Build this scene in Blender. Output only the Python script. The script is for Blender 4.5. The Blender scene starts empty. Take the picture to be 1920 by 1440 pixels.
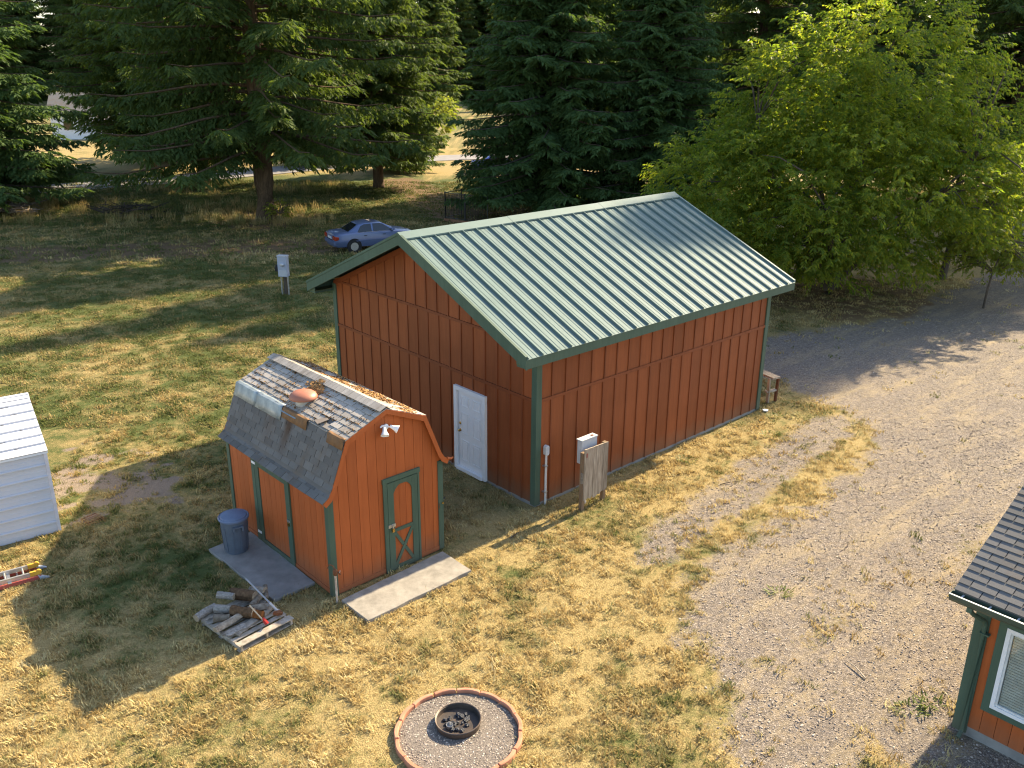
import bpy, math, random
import numpy as np
from mathutils import Matrix, Vector

random.seed(7)
RNG = np.random.default_rng(11)
C = bpy.context.scene.collection
SC = bpy.context.scene
R = math.radians

# ------------------------------------------------------------------ camera, sky, sun, exposure
cam_d = bpy.data.cameras.new('camera')
cam = bpy.data.objects.new('camera', cam_d)
C.objects.link(cam)
cam.location = (0, 0, 9.42)
PITCH, ROLL = 0.3524, 0.0074
cam_d.sensor_width = 36.0
cam_d.lens = 36.0 * 1672.5 / 1920.0
cam_d.clip_start = 0.1
cam_d.clip_end = 2000
_f = Vector((0, math.cos(PITCH), -math.sin(PITCH)))
_r = Vector((1, 0, 0))
_u = _r.cross(_f)
_r2 = _r * math.cos(ROLL) + _u * math.sin(ROLL)
_u2 = -_r * math.sin(ROLL) + _u * math.cos(ROLL)
cam.rotation_euler = Matrix((_r2, _u2, -_f)).transposed().to_euler()
SC.camera = cam

SUN_AZ, SUN_EL = R(44.1), R(32.2)        # azimuth from +X towards +Y
W = bpy.data.worlds.new('World')
SC.world = W
W.use_nodes = True
wn = W.node_tree
wn.nodes.clear()
sky = wn.nodes.new('ShaderNodeTexSky')
sky.sky_type = 'NISHITA'
sky.sun_disc = False
sky.sun_elevation = SUN_EL
sky.sun_rotation = R(90) - SUN_AZ
sky.air_density = 1.0
sky.dust_density = 1.2
sky.ozone_density = 1.0
bg = wn.nodes.new('ShaderNodeBackground')
bg.inputs['Strength'].default_value = 0.115
wo = wn.nodes.new('ShaderNodeOutputWorld')
wn.links.new(sky.outputs[0], bg.inputs[0])
wn.links.new(bg.outputs[0], wo.inputs[0])

sd = bpy.data.lights.new('sun', 'SUN')
sd.energy = 5.0
sd.angle = R(0.55)
sd.color = (1.0, 0.83, 0.56)
sun = bpy.data.objects.new('sun', sd)
C.objects.link(sun)
SDIR = Vector((math.cos(SUN_AZ) * math.cos(SUN_EL), math.sin(SUN_AZ) * math.cos(SUN_EL), math.sin(SUN_EL)))
sun.rotation_euler = SDIR.to_track_quat('Z', 'Y').to_euler()
sun.location = SDIR * 60

SC.view_settings.view_transform = 'Standard'
SC.view_settings.look = 'None'
SC.view_settings.gamma = 1.0
SC.view_settings.use_curve_mapping = False
SC.view_settings.exposure = 1.64
SC.render.engine = 'CYCLES'
SC.cycles.use_denoising = True
SC.cycles.denoising_prefilter = 'ACCURATE'
SC.cycles.adaptive_threshold = .006
SC.cycles.filter_width = 1.15
SC.cycles.max_bounces = 8
SC.cycles.transparent_max_bounces = 8

# ------------------------------------------------------------------ helpers
def tag(o, label=None, cat=None, group=None, kind=None):
    if label: o['label'] = label
    if cat: o['category'] = cat
    if group: o['group'] = group
    if kind: o['kind'] = kind
    return o

def empty(name, loc=(0, 0, 0), rz=0.0, label=None, cat=None, group=None):
    o = bpy.data.objects.new(name, None)
    C.objects.link(o)
    o.location = loc
    o.rotation_euler = (0, 0, rz)
    o.empty_display_size = 0.3
    return tag(o, label, cat, group)

def link(name, me, parent=None, loc=None, mat4=None, rz=None):
    o = bpy.data.objects.new(name, me)
    C.objects.link(o)
    if parent: o.parent = parent
    if mat4 is not None: o.matrix_local = mat4
    if loc is not None: o.location = loc
    if rz is not None: o.rotation_euler = (0, 0, rz)
    return o

class MB:
    """collects simple shapes into one mesh"""
    def __init__(s): s.v = []; s.f = []
    def add(s, vs, fs):
        n = len(s.v)
        s.v += [tuple(v) for v in vs]
        s.f += [tuple(i + n for i in f) for f in fs]
        return s
    def box(s, x0, x1, y0, y1, z0, z1, M=None):
        vs = [Vector((x, y, z)) for z in (z0, z1) for (x, y) in ((x0, y0), (x1, y0), (x1, y1), (x0, y1))]
        if M is not None: vs = [M @ v for v in vs]
        return s.add(vs, [(3, 2, 1, 0), (4, 5, 6, 7), (0, 1, 5, 4), (1, 2, 6, 5), (2, 3, 7, 6), (3, 0, 4, 7)])
    def prism(s, poly, axis, a0, a1, M=None):
        """poly of 2-D points in the plane across the axis, extruded a0..a1 along it"""
        def P(p, a):
            if axis == 'x': v = Vector((a, p[0], p[1]))
            elif axis == 'y': v = Vector((p[0], a, p[1]))
            else: v = Vector((p[0], p[1], a))
            return M @ v if M is not None else v
        n = len(poly)
        vs = [P(p, a0) for p in poly] + [P(p, a1) for p in poly]
        fs = [tuple(range(n)), tuple(range(2 * n - 1, n - 1, -1))]
        fs += [(i, i + n, (i + 1) % n + n, (i + 1) % n) for i in range(n)]
        return s.add(vs, fs)
    def tube(s, path, r, n=8, cap=True):
        path = [Vector(p) for p in path]
        rs = r if isinstance(r, (list, tuple)) else [r] * len(path)
        rings = []
        for i, p in enumerate(path):
            t = (path[min(i + 1, len(path) - 1)] - path[max(i - 1, 0)]).normalized()
            a = t.cross(Vector((0, 0, 1)))
            if a.length < 1e-3: a = t.cross(Vector((1, 0, 0)))
            a.normalize(); b = t.cross(a)
            rings.append([p + (a * math.cos(q) + b * math.sin(q)) * rs[i] for q in [2 * math.pi * k / n for k in range(n)]])
        vs = [v for r_ in rings for v in r_]
        fs = []
        for i in range(len(path) - 1):
            for k in range(n):
                fs.append((i * n + k, i * n + (k + 1) % n, (i + 1) * n + (k + 1) % n, (i + 1) * n + k))
        if cap:
            fs.append(tuple(range(n - 1, -1, -1)))
            fs.append(tuple(range((len(path) - 1) * n, len(path) * n)))
        return s.add(vs, fs)
    def lathe(s, prof, n=32, M=None, close=False):
        vs = []
        for (r, z) in prof:
            for k in range(n):
                q = 2 * math.pi * k / n
                v = Vector((r * math.cos(q), r * math.sin(q), z))
                vs.append(M @ v if M is not None else v)
        fs = []
        m = len(prof)
        for i in range(m if close else m - 1):
            j = (i + 1) % m
            for k in range(n):
                fs.append((i * n + k, i * n + (k + 1) % n, j * n + (k + 1) % n, j * n + k))
        if not close:
            if prof[0][0] > 1e-6: fs.append(tuple(range(n - 1, -1, -1)))
            if prof[-1][0] > 1e-6: fs.append(tuple(range((m - 1) * n, m * n)))
        return s.add(vs, fs)
    def mesh(s, name, mat, smooth=None, bevel=0):
        me = bpy.data.meshes.new(name)
        me.from_pydata(s.v, [], s.f)
        me.validate()
        import bmesh
        bm = bmesh.new(); bm.from_mesh(me)
        bmesh.ops.remove_doubles(bm, verts=bm.verts, dist=1e-6)
        bmesh.ops.recalc_face_normals(bm, faces=bm.faces)
        if bevel:
            ed = [e for e in bm.edges if e.is_manifold and e.calc_face_angle(0) > 0.6]
            bmesh.ops.bevel(bm, geom=ed, offset=bevel, segments=1, affect='EDGES')
        bm.to_mesh(me); bm.free()
        if mat: me.materials.append(mat)
        if smooth is not None:
            me.polygons.foreach_set('use_smooth', [True] * len(me.polygons))
            me.set_sharp_from_angle(angle=R(smooth))
        return me
    def build(s, name, mat, parent=None, smooth=None, bevel=0, loc=None, rz=None):
        return link(name, s.mesh(name, mat, smooth, bevel), parent, loc, None, rz)

_ub = {}
def unit_box(mat, bevel=0.0):
    k = (mat.name, bevel)
    if k not in _ub:
        _ub[k] = MB().box(-.5, .5, -.5, .5, -.5, .5).mesh('board', mat)
    return _ub[k]

def piece(name, mat, parent, c, size, ex=(1, 0, 0), ey=(0, 1, 0), ez=(0, 0, 1)):
    """a board, batten or shingle: shared box mesh, own size, axes and centre"""
    o = bpy.data.objects.new(name, unit_box(mat))
    C.objects.link(o)
    o.parent = parent
    M = Matrix((Vector(ex) * size[0], Vector(ey) * size[1], Vector(ez) * size[2])).transposed().to_4x4()
    M.translation = Vector(c)
    o.matrix_local = M
    return o

def pbox(name, mat, parent, x0, x1, y0, y1, z0, z1):
    return piece(name, mat, parent, ((x0 + x1) / 2, (y0 + y1) / 2, (z0 + z1) / 2), (x1 - x0, y1 - y0, z1 - z0))

def np_mesh(name, V, F, mat, smooth=False):
    """V (N,3), F (M,k) arrays with k corners per face"""
    me = bpy.data.meshes.new(name)
    V = np.asarray(V, np.float32); F = np.asarray(F, np.int32)
    k = F.shape[1]
    me.vertices.add(len(V)); me.vertices.foreach_set('co', V.ravel())
    me.loops.add(F.size); me.loops.foreach_set('vertex_index', F.ravel())
    me.polygons.add(len(F))
    me.polygons.foreach_set('loop_start', np.arange(0, F.size, k, dtype=np.int32))
    me.polygons.foreach_set('loop_total', np.full(len(F), k, np.int32))
    if smooth: me.polygons.foreach_set('use_smooth', np.ones(len(F), bool))
    me.update(calc_edges=True)
    if mat: me.materials.append(mat)
    return me

# value noise in numpy (for planting masks)
_tab = np.random.default_rng(3).random((256, 256))
def vnoise(x, y):
    xi = np.floor(x).astype(int); yi = np.floor(y).astype(int)
    fx = x - xi; fy = y - yi
    fx = fx * fx * (3 - 2 * fx); fy = fy * fy * (3 - 2 * fy)
    a = _tab[xi & 255, yi & 255]; b = _tab[(xi + 1) & 255, yi & 255]
    c = _tab[xi & 255, (yi + 1) & 255]; d = _tab[(xi + 1) & 255, (yi + 1) & 255]
    return (a * (1 - fx) + b * fx) * (1 - fy) + (c * (1 - fx) + d * fx) * fy
def fbm(x, y, o=4):
    s = 0; a = .5; t = 0
    for i in range(o):
        s = s + a * vnoise(x * 2 ** i + 17 * i, y * 2 ** i + 31 * i); t += a; a *= .55
    return s / t
def sstep(a, b, x):
    t = np.clip((x - a) / (b - a), 0, 1)
    return t * t * (3 - 2 * t)
def sdf_poly(px, py, poly):
    """signed distance, positive inside"""
    d = np.full(px.shape, 1e9); ins = np.zeros(px.shape, bool)
    n = len(poly)
    for i in range(n):
        ax, ay = poly[i]; bx, by = poly[(i + 1) % n]
        ex, ey = bx - ax, by - ay
        t = np.clip(((px - ax) * ex + (py - ay) * ey) / (ex * ex + ey * ey), 0, 1)
        d = np.minimum(d, np.hypot(px - ax - t * ex, py - ay - t * ey))
        c = (ay > py) != (by > py)
        with np.errstate(divide='ignore', invalid='ignore'):
            ins ^= c & (px < (bx - ax) * (py - ay) / (by - ay if by != ay else 1e-9) + ax)
    return np.where(ins, d, -d)
def d_line(px, py, pts):
    d = np.full(px.shape, 1e9)
    for (ax, ay), (bx, by) in zip(pts[:-1], pts[1:]):
        ex, ey = bx - ax, by - ay
        t = np.clip(((px - ax) * ex + (py - ay) * ey) / (ex * ex + ey * ey), 0, 1)
        d = np.minimum(d, np.hypot(px - ax - t * ex, py - ay - t * ey))
    return d

# ------------------------------------------------------------------ materials
class N:
    def __init__(s, name):
        s.m = bpy.data.materials.new(name); s.m.use_nodes = True
        s.t = s.m.node_tree; s.t.nodes.clear()
        s.out = s.n('ShaderNodeOutputMaterial')
    def n(s, t, **kw):
        x = s.t.nodes.new(t)
        for k, v in kw.items(): setattr(x, k, v)
        return x
    def l(s, a, b): s.t.links.new(a, b)
    def noise(s, vec, scale, detail=4, rough=.6):
        x = s.n('ShaderNodeTexNoise'); x.inputs['Scale'].default_value = scale
        x.inputs['Detail'].default_value = detail; x.inputs['Roughness'].default_value = rough
        s.l(vec, x.inputs['Vector']); return x.outputs['Fac']
    def ramp(s, fac, stops):
        x = s.n('ShaderNodeValToRGB'); e = x.color_ramp.elements
        while len(e) < len(stops): e.new(.5)
        for i, (p, c) in enumerate(stops):
            e[i].position = p; e[i].color = (*c, 1) if len(c) == 3 else c
        s.l(fac, x.inputs[0]); return x.outputs[0]
    def mix(s, fac, a, b, mode='MIX'):
        x = s.n('ShaderNodeMix', data_type='RGBA', blend_type=mode)
        for sock, v in ((x.inputs[0], fac), (x.inputs[6], a), (x.inputs[7], b)):
            if hasattr(v, 'is_linked'): s.l(v, sock)
            elif isinstance(v, (int, float)): sock.default_value = v
            else: sock.default_value = (*v, 1)
        return x.outputs[2]
    def math(s, op, a, b=0.0, clamp=False):
        x = s.n('ShaderNodeMath', operation=op); x.use_clamp = clamp
        for i, v in enumerate((a, b)):
            if hasattr(v, 'is_linked'): s.l(v, x.inputs[i])
            else: x.inputs[i].default_value = v
        return x.outputs[0]
    def mapr(s, v, a, b, c=0., d=1.):
        x = s.n('ShaderNodeMapRange'); x.clamp = True
        s.l(v, x.inputs[0])
        for i, q in enumerate((a, b, c, d)): x.inputs[i + 1].default_value = q
        return x.outputs[0]
    def attr(s, name, typ='GEOMETRY'):
        x = s.n('ShaderNodeAttribute'); x.attribute_name = name; x.attribute_type = typ
        return x.outputs['Fac']
    def pos(s): return s.n('ShaderNodeNewGeometry').outputs['Position']
    def obj(s): return s.n('ShaderNodeTexCoord').outputs['Object']
    def rnd(s): return s.n('ShaderNodeObjectInfo').outputs['Random']
    def scaled(s, vec, sc):
        x = s.n('ShaderNodeMapping'); x.inputs['Scale'].default_value = sc
        s.l(vec, x.inputs[0]); return x.outputs[0]
    def bsdf(s, col, rough=.7, spec=.4, metal=0., bump=None, bd=.01, bs=.5):
        b = s.n('ShaderNodeBsdfPrincipled')
        for k, v in (('Base Color', col), ('Roughness', rough), ('Specular IOR Level', spec), ('Metallic', metal)):
            if hasattr(v, 'is_linked'): s.l(v, b.inputs[k])
            elif isinstance(v, (int, float)): b.inputs[k].default_value = v
            else: b.inputs[k].default_value = (*v, 1)
        if bump is not None:
            x = s.n('ShaderNodeBump'); x.inputs['Distance'].default_value = bd; x.inputs['Strength'].default_value = bs
            s.l(bump, x.inputs['Height']); s.l(x.outputs[0], b.inputs['Normal'])
        return b.outputs[0]
    def done(s, sh): s.l(sh, s.out.inputs[0]); return s.m

def plain(name, col, col2=None, scale=8, rough=.7, spec=.35, metal=0., bump=0., bd=.004, jitter=0., stretch=None, world=True, detail=5):
    """painted, stained or metal surface: two close tones over noise, per-piece jitter, fine relief"""
    m = N(name)
    v = m.pos() if world else m.obj()
    if stretch: v = m.scaled(v, stretch)
    col2 = col2 or tuple(c * .75 for c in col)
    nz = m.noise(v, scale, detail)
    c = m.ramp(nz, [(.3, col2), (.7, col)])
    if jitter:
        k = m.mapr(m.rnd(), 0, 1, 1 - jitter, 1 + jitter)
        x = m.n('ShaderNodeHueSaturation'); m.l(k, x.inputs['Value']); m.l(c, x.inputs['Color']); c = x.outputs[0]
    b = None
    if bump: b = m.noise(v, scale * 4, 4)
    r = m.mapr(nz, .2, .8, rough + .08, rough - .08)
    return m.done(m.bsdf(c, r, spec, metal, b, bd, bump))

def streaked(name, col, dark, rough=.65, jitter=.05, vscale=(14, 14, 1.2), dirt=.35, dirt_col=(.16, .12, .08)):
    """painted wood: vertical brush grain, faint streaks, dust towards the ground line"""
    m = N(name); p = m.pos()
    g = m.noise(m.scaled(p, vscale), 1.0, 5, .65)
    big = m.noise(p, .9, 4)
    c = m.ramp(g, [(.25, dark), (.65, col)])
    c = m.mix(m.mapr(big, .45, .75, 0, .35), c, tuple(min(1, q * 1.25 + .01) for q in col))
    k = m.mapr(m.rnd(), 0, 1, 1 - jitter, 1 + jitter)
    x = m.n('ShaderNodeHueSaturation'); m.l(k, x.inputs['Value']); m.l(c, x.inputs['Color']); c = x.outputs[0]
    sep = m.n('ShaderNodeSeparateXYZ'); m.l(p, sep.inputs[0])
    h = m.math('ADD', sep.outputs[2], m.math('MULTIPLY', m.noise(p, 5, 4), -.5))
    c = m.mix(m.mapr(h, -.25, .25, dirt, 0.), c, dirt_col)
    return m.done(m.bsdf(c, rough, .3, 0, g, .004, .5))

RED = (.245, .066, .018)
M = {}
M['barn_red'] = streaked('barn red stain', RED, (.195, .050, .013), jitter=.14, dirt=.5)
M['barn_batten'] = streaked('barn batten stain', (.205, .054, .016), (.155, .040, .012), jitter=.10)
M['shed_red'] = streaked('shed red stain', (.385, .096, .023), (.31, .074, .017), jitter=.08)
M['green'] = streaked('forest green trim', (.066, .108, .074), (.048, .082, .055), jitter=.05, dirt=.25)
M['olive'] = streaked('olive soffit', (.10, .12, .055), (.08, .095, .04))
M['dark'] = plain('dark void', (.012, .011, .01), rough=.9)
M['concrete'] = plain('weathered concrete', (.34, .31, .265), (.22, .20, .17), 5, .9, .2, bump=.6, bd=.006)
M['concrete2'] = plain('grey concrete', (.30, .285, .26), (.20, .19, .175), 3.5, .9, .2, bump=.6, bd=.006)
M['white'] = plain('white paint', (.80, .80, .80), (.74, .74, .75), 6, .45, .4)
M['brass'] = plain('brass', (.62, .42, .14), rough=.3, metal=1.)
M['steel'] = plain('galvanised steel', (.55, .55, .54), (.42, .42, .42), 14, .42, .5, metal=.85)
M['pvc'] = plain('grey plastic conduit', (.62, .60, .57), (.52, .50, .48), 10, .5)
M['meter'] = plain('grey enamel cabinet', (.50, .51, .52), (.42, .43, .44), 6, .4)
M['rust'] = plain('rusty iron', (.22, .085, .035), (.09, .04, .02), 22, .85, bump=.5)
M['black'] = plain('black rubber', (.016, .016, .017), rough=.6)
M['blackmetal'] = plain('black painted steel', (.02, .021, .022), rough=.4, spec=.5)
M['old_wood'] = plain('silver weathered wood', (.44, .36, .275), (.19, .145, .10), 1, .85, .2, bump=.8, bd=.006, jitter=.15, stretch=(24, 24, 2.2))
M['pallet_wood'] = plain('bleached pallet board', (.46, .40, .33), (.20, .17, .13), 9, .85, .2, bump=.6, jitter=.25)
M['bark'] = None

def shingle_mat(name, col, col2, jit, stain=False):
    m = N(name); p = m.pos()
    n1 = m.noise(p, 260, 2); n2 = m.noise(p, 1.6, 4); r = m.rnd()
    c = m.ramp(n1, [(.3, tuple(q * .72 for q in col)), (.7, tuple(min(1, q * 1.25) for q in col))])
    c = m.mix(m.mapr(n2, .4, .7, 0, .6), c, col2)
    x = m.n('ShaderNodeHueSaturation'); m.l(m.mapr(r, 0, 1, 1 - jit, 1 + jit), x.inputs['Value']); m.l(c, x.inputs['Color'])
    cc = m.mix(m.mapr(m.noise(m.scaled(p, (1.4, 1.4, .5)), 1.3, 5, .65), .50, .72, 0, .55), x.outputs[0], (.15, .10, .06))
    if stain:      # rusty run-off below the flashing of the shed roof, measured along the shed's side
        dt = m.n('ShaderNodeVectorMath', operation='DOT_PRODUCT'); m.l(p, dt.inputs[0]); dt.inputs[1].default_value = (-math.sin(.7504), math.cos(.7504), 0)
        yl = m.math('SUBTRACT', dt.outputs['Value'], 3.2638 * math.sin(.7504) + 14.1538 * math.cos(.7504))
        yl = m.math('ADD', yl, m.math('MULTIPLY', m.math('SUBTRACT', m.noise(m.scaled(p, (9, 9, 2)), 1, 3), .5), .22))
        a = m.mapr(m.math('ABSOLUTE', m.math('SUBTRACT', yl, 1.72)), .03, .20, 1, 0)
        b = m.mapr(m.math('ABSOLUTE', m.math('SUBTRACT', yl, 2.35)), .03, .30, .5, 0)
        sp = m.n('ShaderNodeSeparateXYZ'); m.l(p, sp.inputs[0])
        k = m.math('MULTIPLY', m.math('MAXIMUM', a, b), m.mapr(sp.outputs[2], 2.15, 2.75, 0, .85))
        cc = m.mix(k, cc, (.075, .038, .018))
    return m.done(m.bsdf(cc, .92, .25, 0, n1, .003, .6))
M['shingle'] = shingle_mat('grey asphalt shingle', (.135, .128, .118), (.175, .16, .14), .20, True)
M['shingle_pale'] = shingle_mat('pale sunlit asphalt shingle', (.36, .32, .275), (.42, .37, .305), .18)  # light tan, brightened so the colour carries the sun on the upper slopes
M['shingle_house'] = shingle_mat('charcoal asphalt shingle', (.13, .125, .12), (.15, .14, .13), .12)

# standing seam metal: pale green enamel
def roof_metal():
    m = N('pale green enamelled roof metal'); p = m.pos()
    n = m.noise(p, 1.3, 4); n2 = m.noise(m.scaled(p, (6, 6, 6)), 6, 3)
    c = m.ramp(n, [(.3, (.122, .172, .156)), (.7, (.148, .202, .184))])
    c = m.mix(m.mapr(n2, .62, .75, 0, .25), c, (.18, .23, .20))
    return m.done(m.bsdf(c, m.mapr(n2, .3, .7, .55, .65), .16))
M['roof_metal'] = roof_metal()

def leafmat(name, c1, c2, tip, trans, rough=.55, tscale=1.5, tmul=1.6, spec=.35):
    """foliage: two greens in clumps, light coming through the leaf"""
    m = N(name); p = m.pos()
    g = m.noise(p, tscale, 3); f = m.noise(p, 9, 2)
    c = m.ramp(g, [(.35, c1), (.65, c2)])
    c = m.mix(m.mapr(f, .48, .68, 0, .6), c, tip)
    a = m.bsdf(c, rough, spec)
    t = m.n('ShaderNodeBsdfTranslucent')
    m.l(m.mix(1.0, c, (tmul, tmul * .95, tmul * .45), 'MULTIPLY'), t.inputs[0])
    s = m.n('ShaderNodeMixShader'); s.inputs[0].default_value = trans
    m.l(a, s.inputs[1]); m.l(t.outputs[0], s.inputs[2])
    return m.done(s.outputs[0])
M['needles'] = leafmat('fir needles', (.052, .090, .024), (.082, .126, .032), (.145, .175, .044), .44, .7, spec=.2)
M['spruce'] = leafmat('spruce needles', (.054, .104, .034), (.080, .138, .042), (.13, .185, .055), .38, .7, spec=.2)
M['leaves'] = leafmat('cherry leaves', (.066, .120, .017), (.135, .180, .024), (.30, .265, .030), .55, .62, .8, 2.7, spec=.25)
M['leaves_yellow'] = leafmat('yellow green leaves', (.12, .17, .03), (.17, .20, .035), (.22, .20, .04), .5, .62, .8, 1.9, spec=.25)

def barkmat(name, a, b):
    m = N(name); p = m.pos()
    g = m.noise(m.scaled(p, (9, 9, 1.6)), 1, 6, .7)
    return m.done(m.bsdf(m.ramp(g, [(.3, a), (.7, b)]), .95, .15, 0, g, .05, .9))
M['bark'] = barkmat('furrowed bark', (.05, .034, .022), (.17, .115, .07))
M['bark_grey'] = barkmat('grey brown bark', (.06, .048, .036), (.15, .12, .09))

def glass(name, tint=(.03, .035, .04)):
    m = N(name)
    b = m.n('ShaderNodeBsdfPrincipled')
    b.inputs['Base Color'].default_value = (*tint, 1); b.inputs['Roughness'].default_value = .04
    b.inputs['Specular IOR Level'].default_value = .8
    return m.done(b.outputs[0])
M['carglass'] = glass('tinted car glass', (.012, .014, .016))
def clear_glass():
    m = N('window glass')
    a = m.n('ShaderNodeBsdfTransparent'); a.inputs[0].default_value = (.92, .95, .94, 1)
    b = m.n('ShaderNodeBsdfGlossy'); b.inputs['Roughness'].default_value = .02
    s = m.n('ShaderNodeMixShader'); s.inputs[0].default_value = .1
    m.l(a.outputs[0], s.inputs[1]); m.l(b.outputs[0], s.inputs[2])
    return m.done(s.outputs[0])
M['window_glass'] = clear_glass()

# ------------------------------------------------------------------ frames of the two buildings
BX, BY, BYAW = 0.5268, 17.7284, 0.7425
SX, SY, SYAW = -3.2638, 14.1538, 0.7504
def to_local(px, py, ox, oy, yaw):
    c, s = math.cos(yaw), math.sin(yaw)
    return (px - ox) * c + (py - oy) * s, -(px - ox) * s + (py - oy) * c
def bar2w(b, a, z=0.):
    c, s = math.cos(BYAW), math.sin(BYAW)
    return (BX + b * c - a * s, BY + b * s + a * c, z)

# ------------------------------------------------------------------ ground
DRIVE = [(-5.0, -9.4), (-2.84, -6.7), (-1.75, -5.5), (-.3, -4.1), (3.15, -4.0), (6.1, -3.8), (9, -3.3), (10.3, -2), (10.8, 0.),
         (11.8, 3.4), (16.5, 3.6), (21, 1.7), (28, 2.3), (70, 4), (70, -22), (-5.0, -22)]
TRACK = [(-.2, -3.2), (1.0, -2.3), (3, -2.05), (6.2, -1.75), (8.9, -1.35), (10.8, -1.6), (9.5, -2.7), (6, -3.05), (3, -3.2), (.5, -3.5)]
SOIL = [(-11.6, 19.5), (-10.8, 21.2), (-9.2, 20.3), (-8.1, 19.5), (-7.5, 17.9), (-8.6, 17.1), (-9.5, 16.6), (-10.6, 18.0)]
LANE = [(-46, 37), (-30, 42.5), (-20, 45), (-8, 47.0), (-1, 51), (-5, 62), (-9, 72)]

def masks(x, y):
    lx, ly = to_local(x, y, BX, BY, BYAW)
    wob = (fbm(x * .9, y * .9, 4) - .5) * 1.5
    wob2 = (fbm(x * 3.1 + 9, y * 3.1, 3) - .5) * .8
    g1 = sdf_poly(lx, ly, DRIVE) + wob + wob2
    g2 = sdf_poly(lx, ly, TRACK) * 1.2 + wob * .35 + wob2 * .6
    gravel = np.maximum(sstep(-.9, 1.0, g1), .78 * sstep(-.55, .45, g2 + wob2 * .4))
    # thin dry growth scattered over the drive, more along the house and between the wheel tracks
    strip = np.exp(-((ly + 6.6 + .12 * lx) / .55) ** 2) * .30 + np.exp(-((ly + 8.9) / .5) ** 2) * sstep(2, -1, lx) * .45
    gravel = gravel * (1 - np.clip(strip * sstep(.35, .7, fbm(x * 1.7, y * 1.7)) * 1.6, 0, .6))
    soil = sstep(-.35, .35, sdf_poly(x, y, SOIL) + wob2 * 1.6 + wob * .6) * (.35 + .6 * sstep(.35, .6, fbm(x * 2.3, y * 2.3 + 70, 3)))
    lane = sstep(3.6, 1.0, d_line(x, y, LANE) + wob * 1.4) * .8
    needle = 0
    for (tx, ty, r) in ((-14.9, 54.1, 5), (2.3, 56, 6), (-33, 57, 6), (14, 37, 6.5), (9, 54, 6), (33, 62, 8), (26, 58, 7)):
        needle = np.maximum(needle, sstep(r, r * .4, np.hypot(x - tx, y - ty) + wob * 1.5) * .75)
    dirt = np.clip(np.maximum(lane, needle), 0, 1)
    bare = sstep(.60, .75, fbm(x * 1.3 + 50, y * 1.3)) * sstep(11.5, 9, y) * .5
    soil = np.maximum(soil, bare)
    green = .27 + .15 * sstep(2, -6, x) * sstep(15, 22, y) + .22 * sstep(-2, -5, x) * sstep(11, 15, y)
    green = green + .25 * sstep(50, 58, y) - .75 * sstep(70, 80, y) * (1 - .5 * sstep(95, 110, y))
    green = green + (fbm(x * .45 + 5, y * .45, 4) - .5) * .75 + (fbm(x * 2.2, y * 2.2 + 40, 3) - .5) * .95
    return gravel, soil, dirt, np.clip(green, 0, 1)

def axis(segs):
    out = [segs[0][0]]
    for a, b, s in segs:
        n = max(1, round((b - a) / s))
        out += list(a + (b - a) * (np.arange(n) + 1) / n)
    return np.array(out)
gx = axis([(-420, -120, 50), (-120, -50, 8), (-50, -16, .9), (-16, 22, .2), (22, 50, .9), (50, 120, 8), (120, 420, 50)])
gy = axis([(-120, -10, 12), (-10, 8, 1.5), (8, 31, .2), (31, 62, .5), (62, 100, 1.5), (100, 200, 10), (200, 700, 50)])
GX, GY = np.meshgrid(gx, gy)
GXf, GYf = GX.ravel(), GY.ravel()
gravel, soil, dirt, green = masks(GXf, GYf)
def ground_z(x, y):
    near = sstep(70, 40, np.hypot(x, y - 20))
    return near * ((fbm(x * 1.1, y * 1.1, 4) - .5) * .05 - .012)
def ground_zc(x, y):
    return float(ground_z(np.array([x]), np.array([y]))[0])
GZ = ground_z(GXf, GYf)
nx, ny = len(gx), len(gy)
ii = (np.arange(ny - 1)[:, None] * nx + np.arange(nx - 1)[None, :]).ravel()
GF = np.stack([ii, ii + 1, ii + nx + 1, ii + nx], 1)

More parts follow.
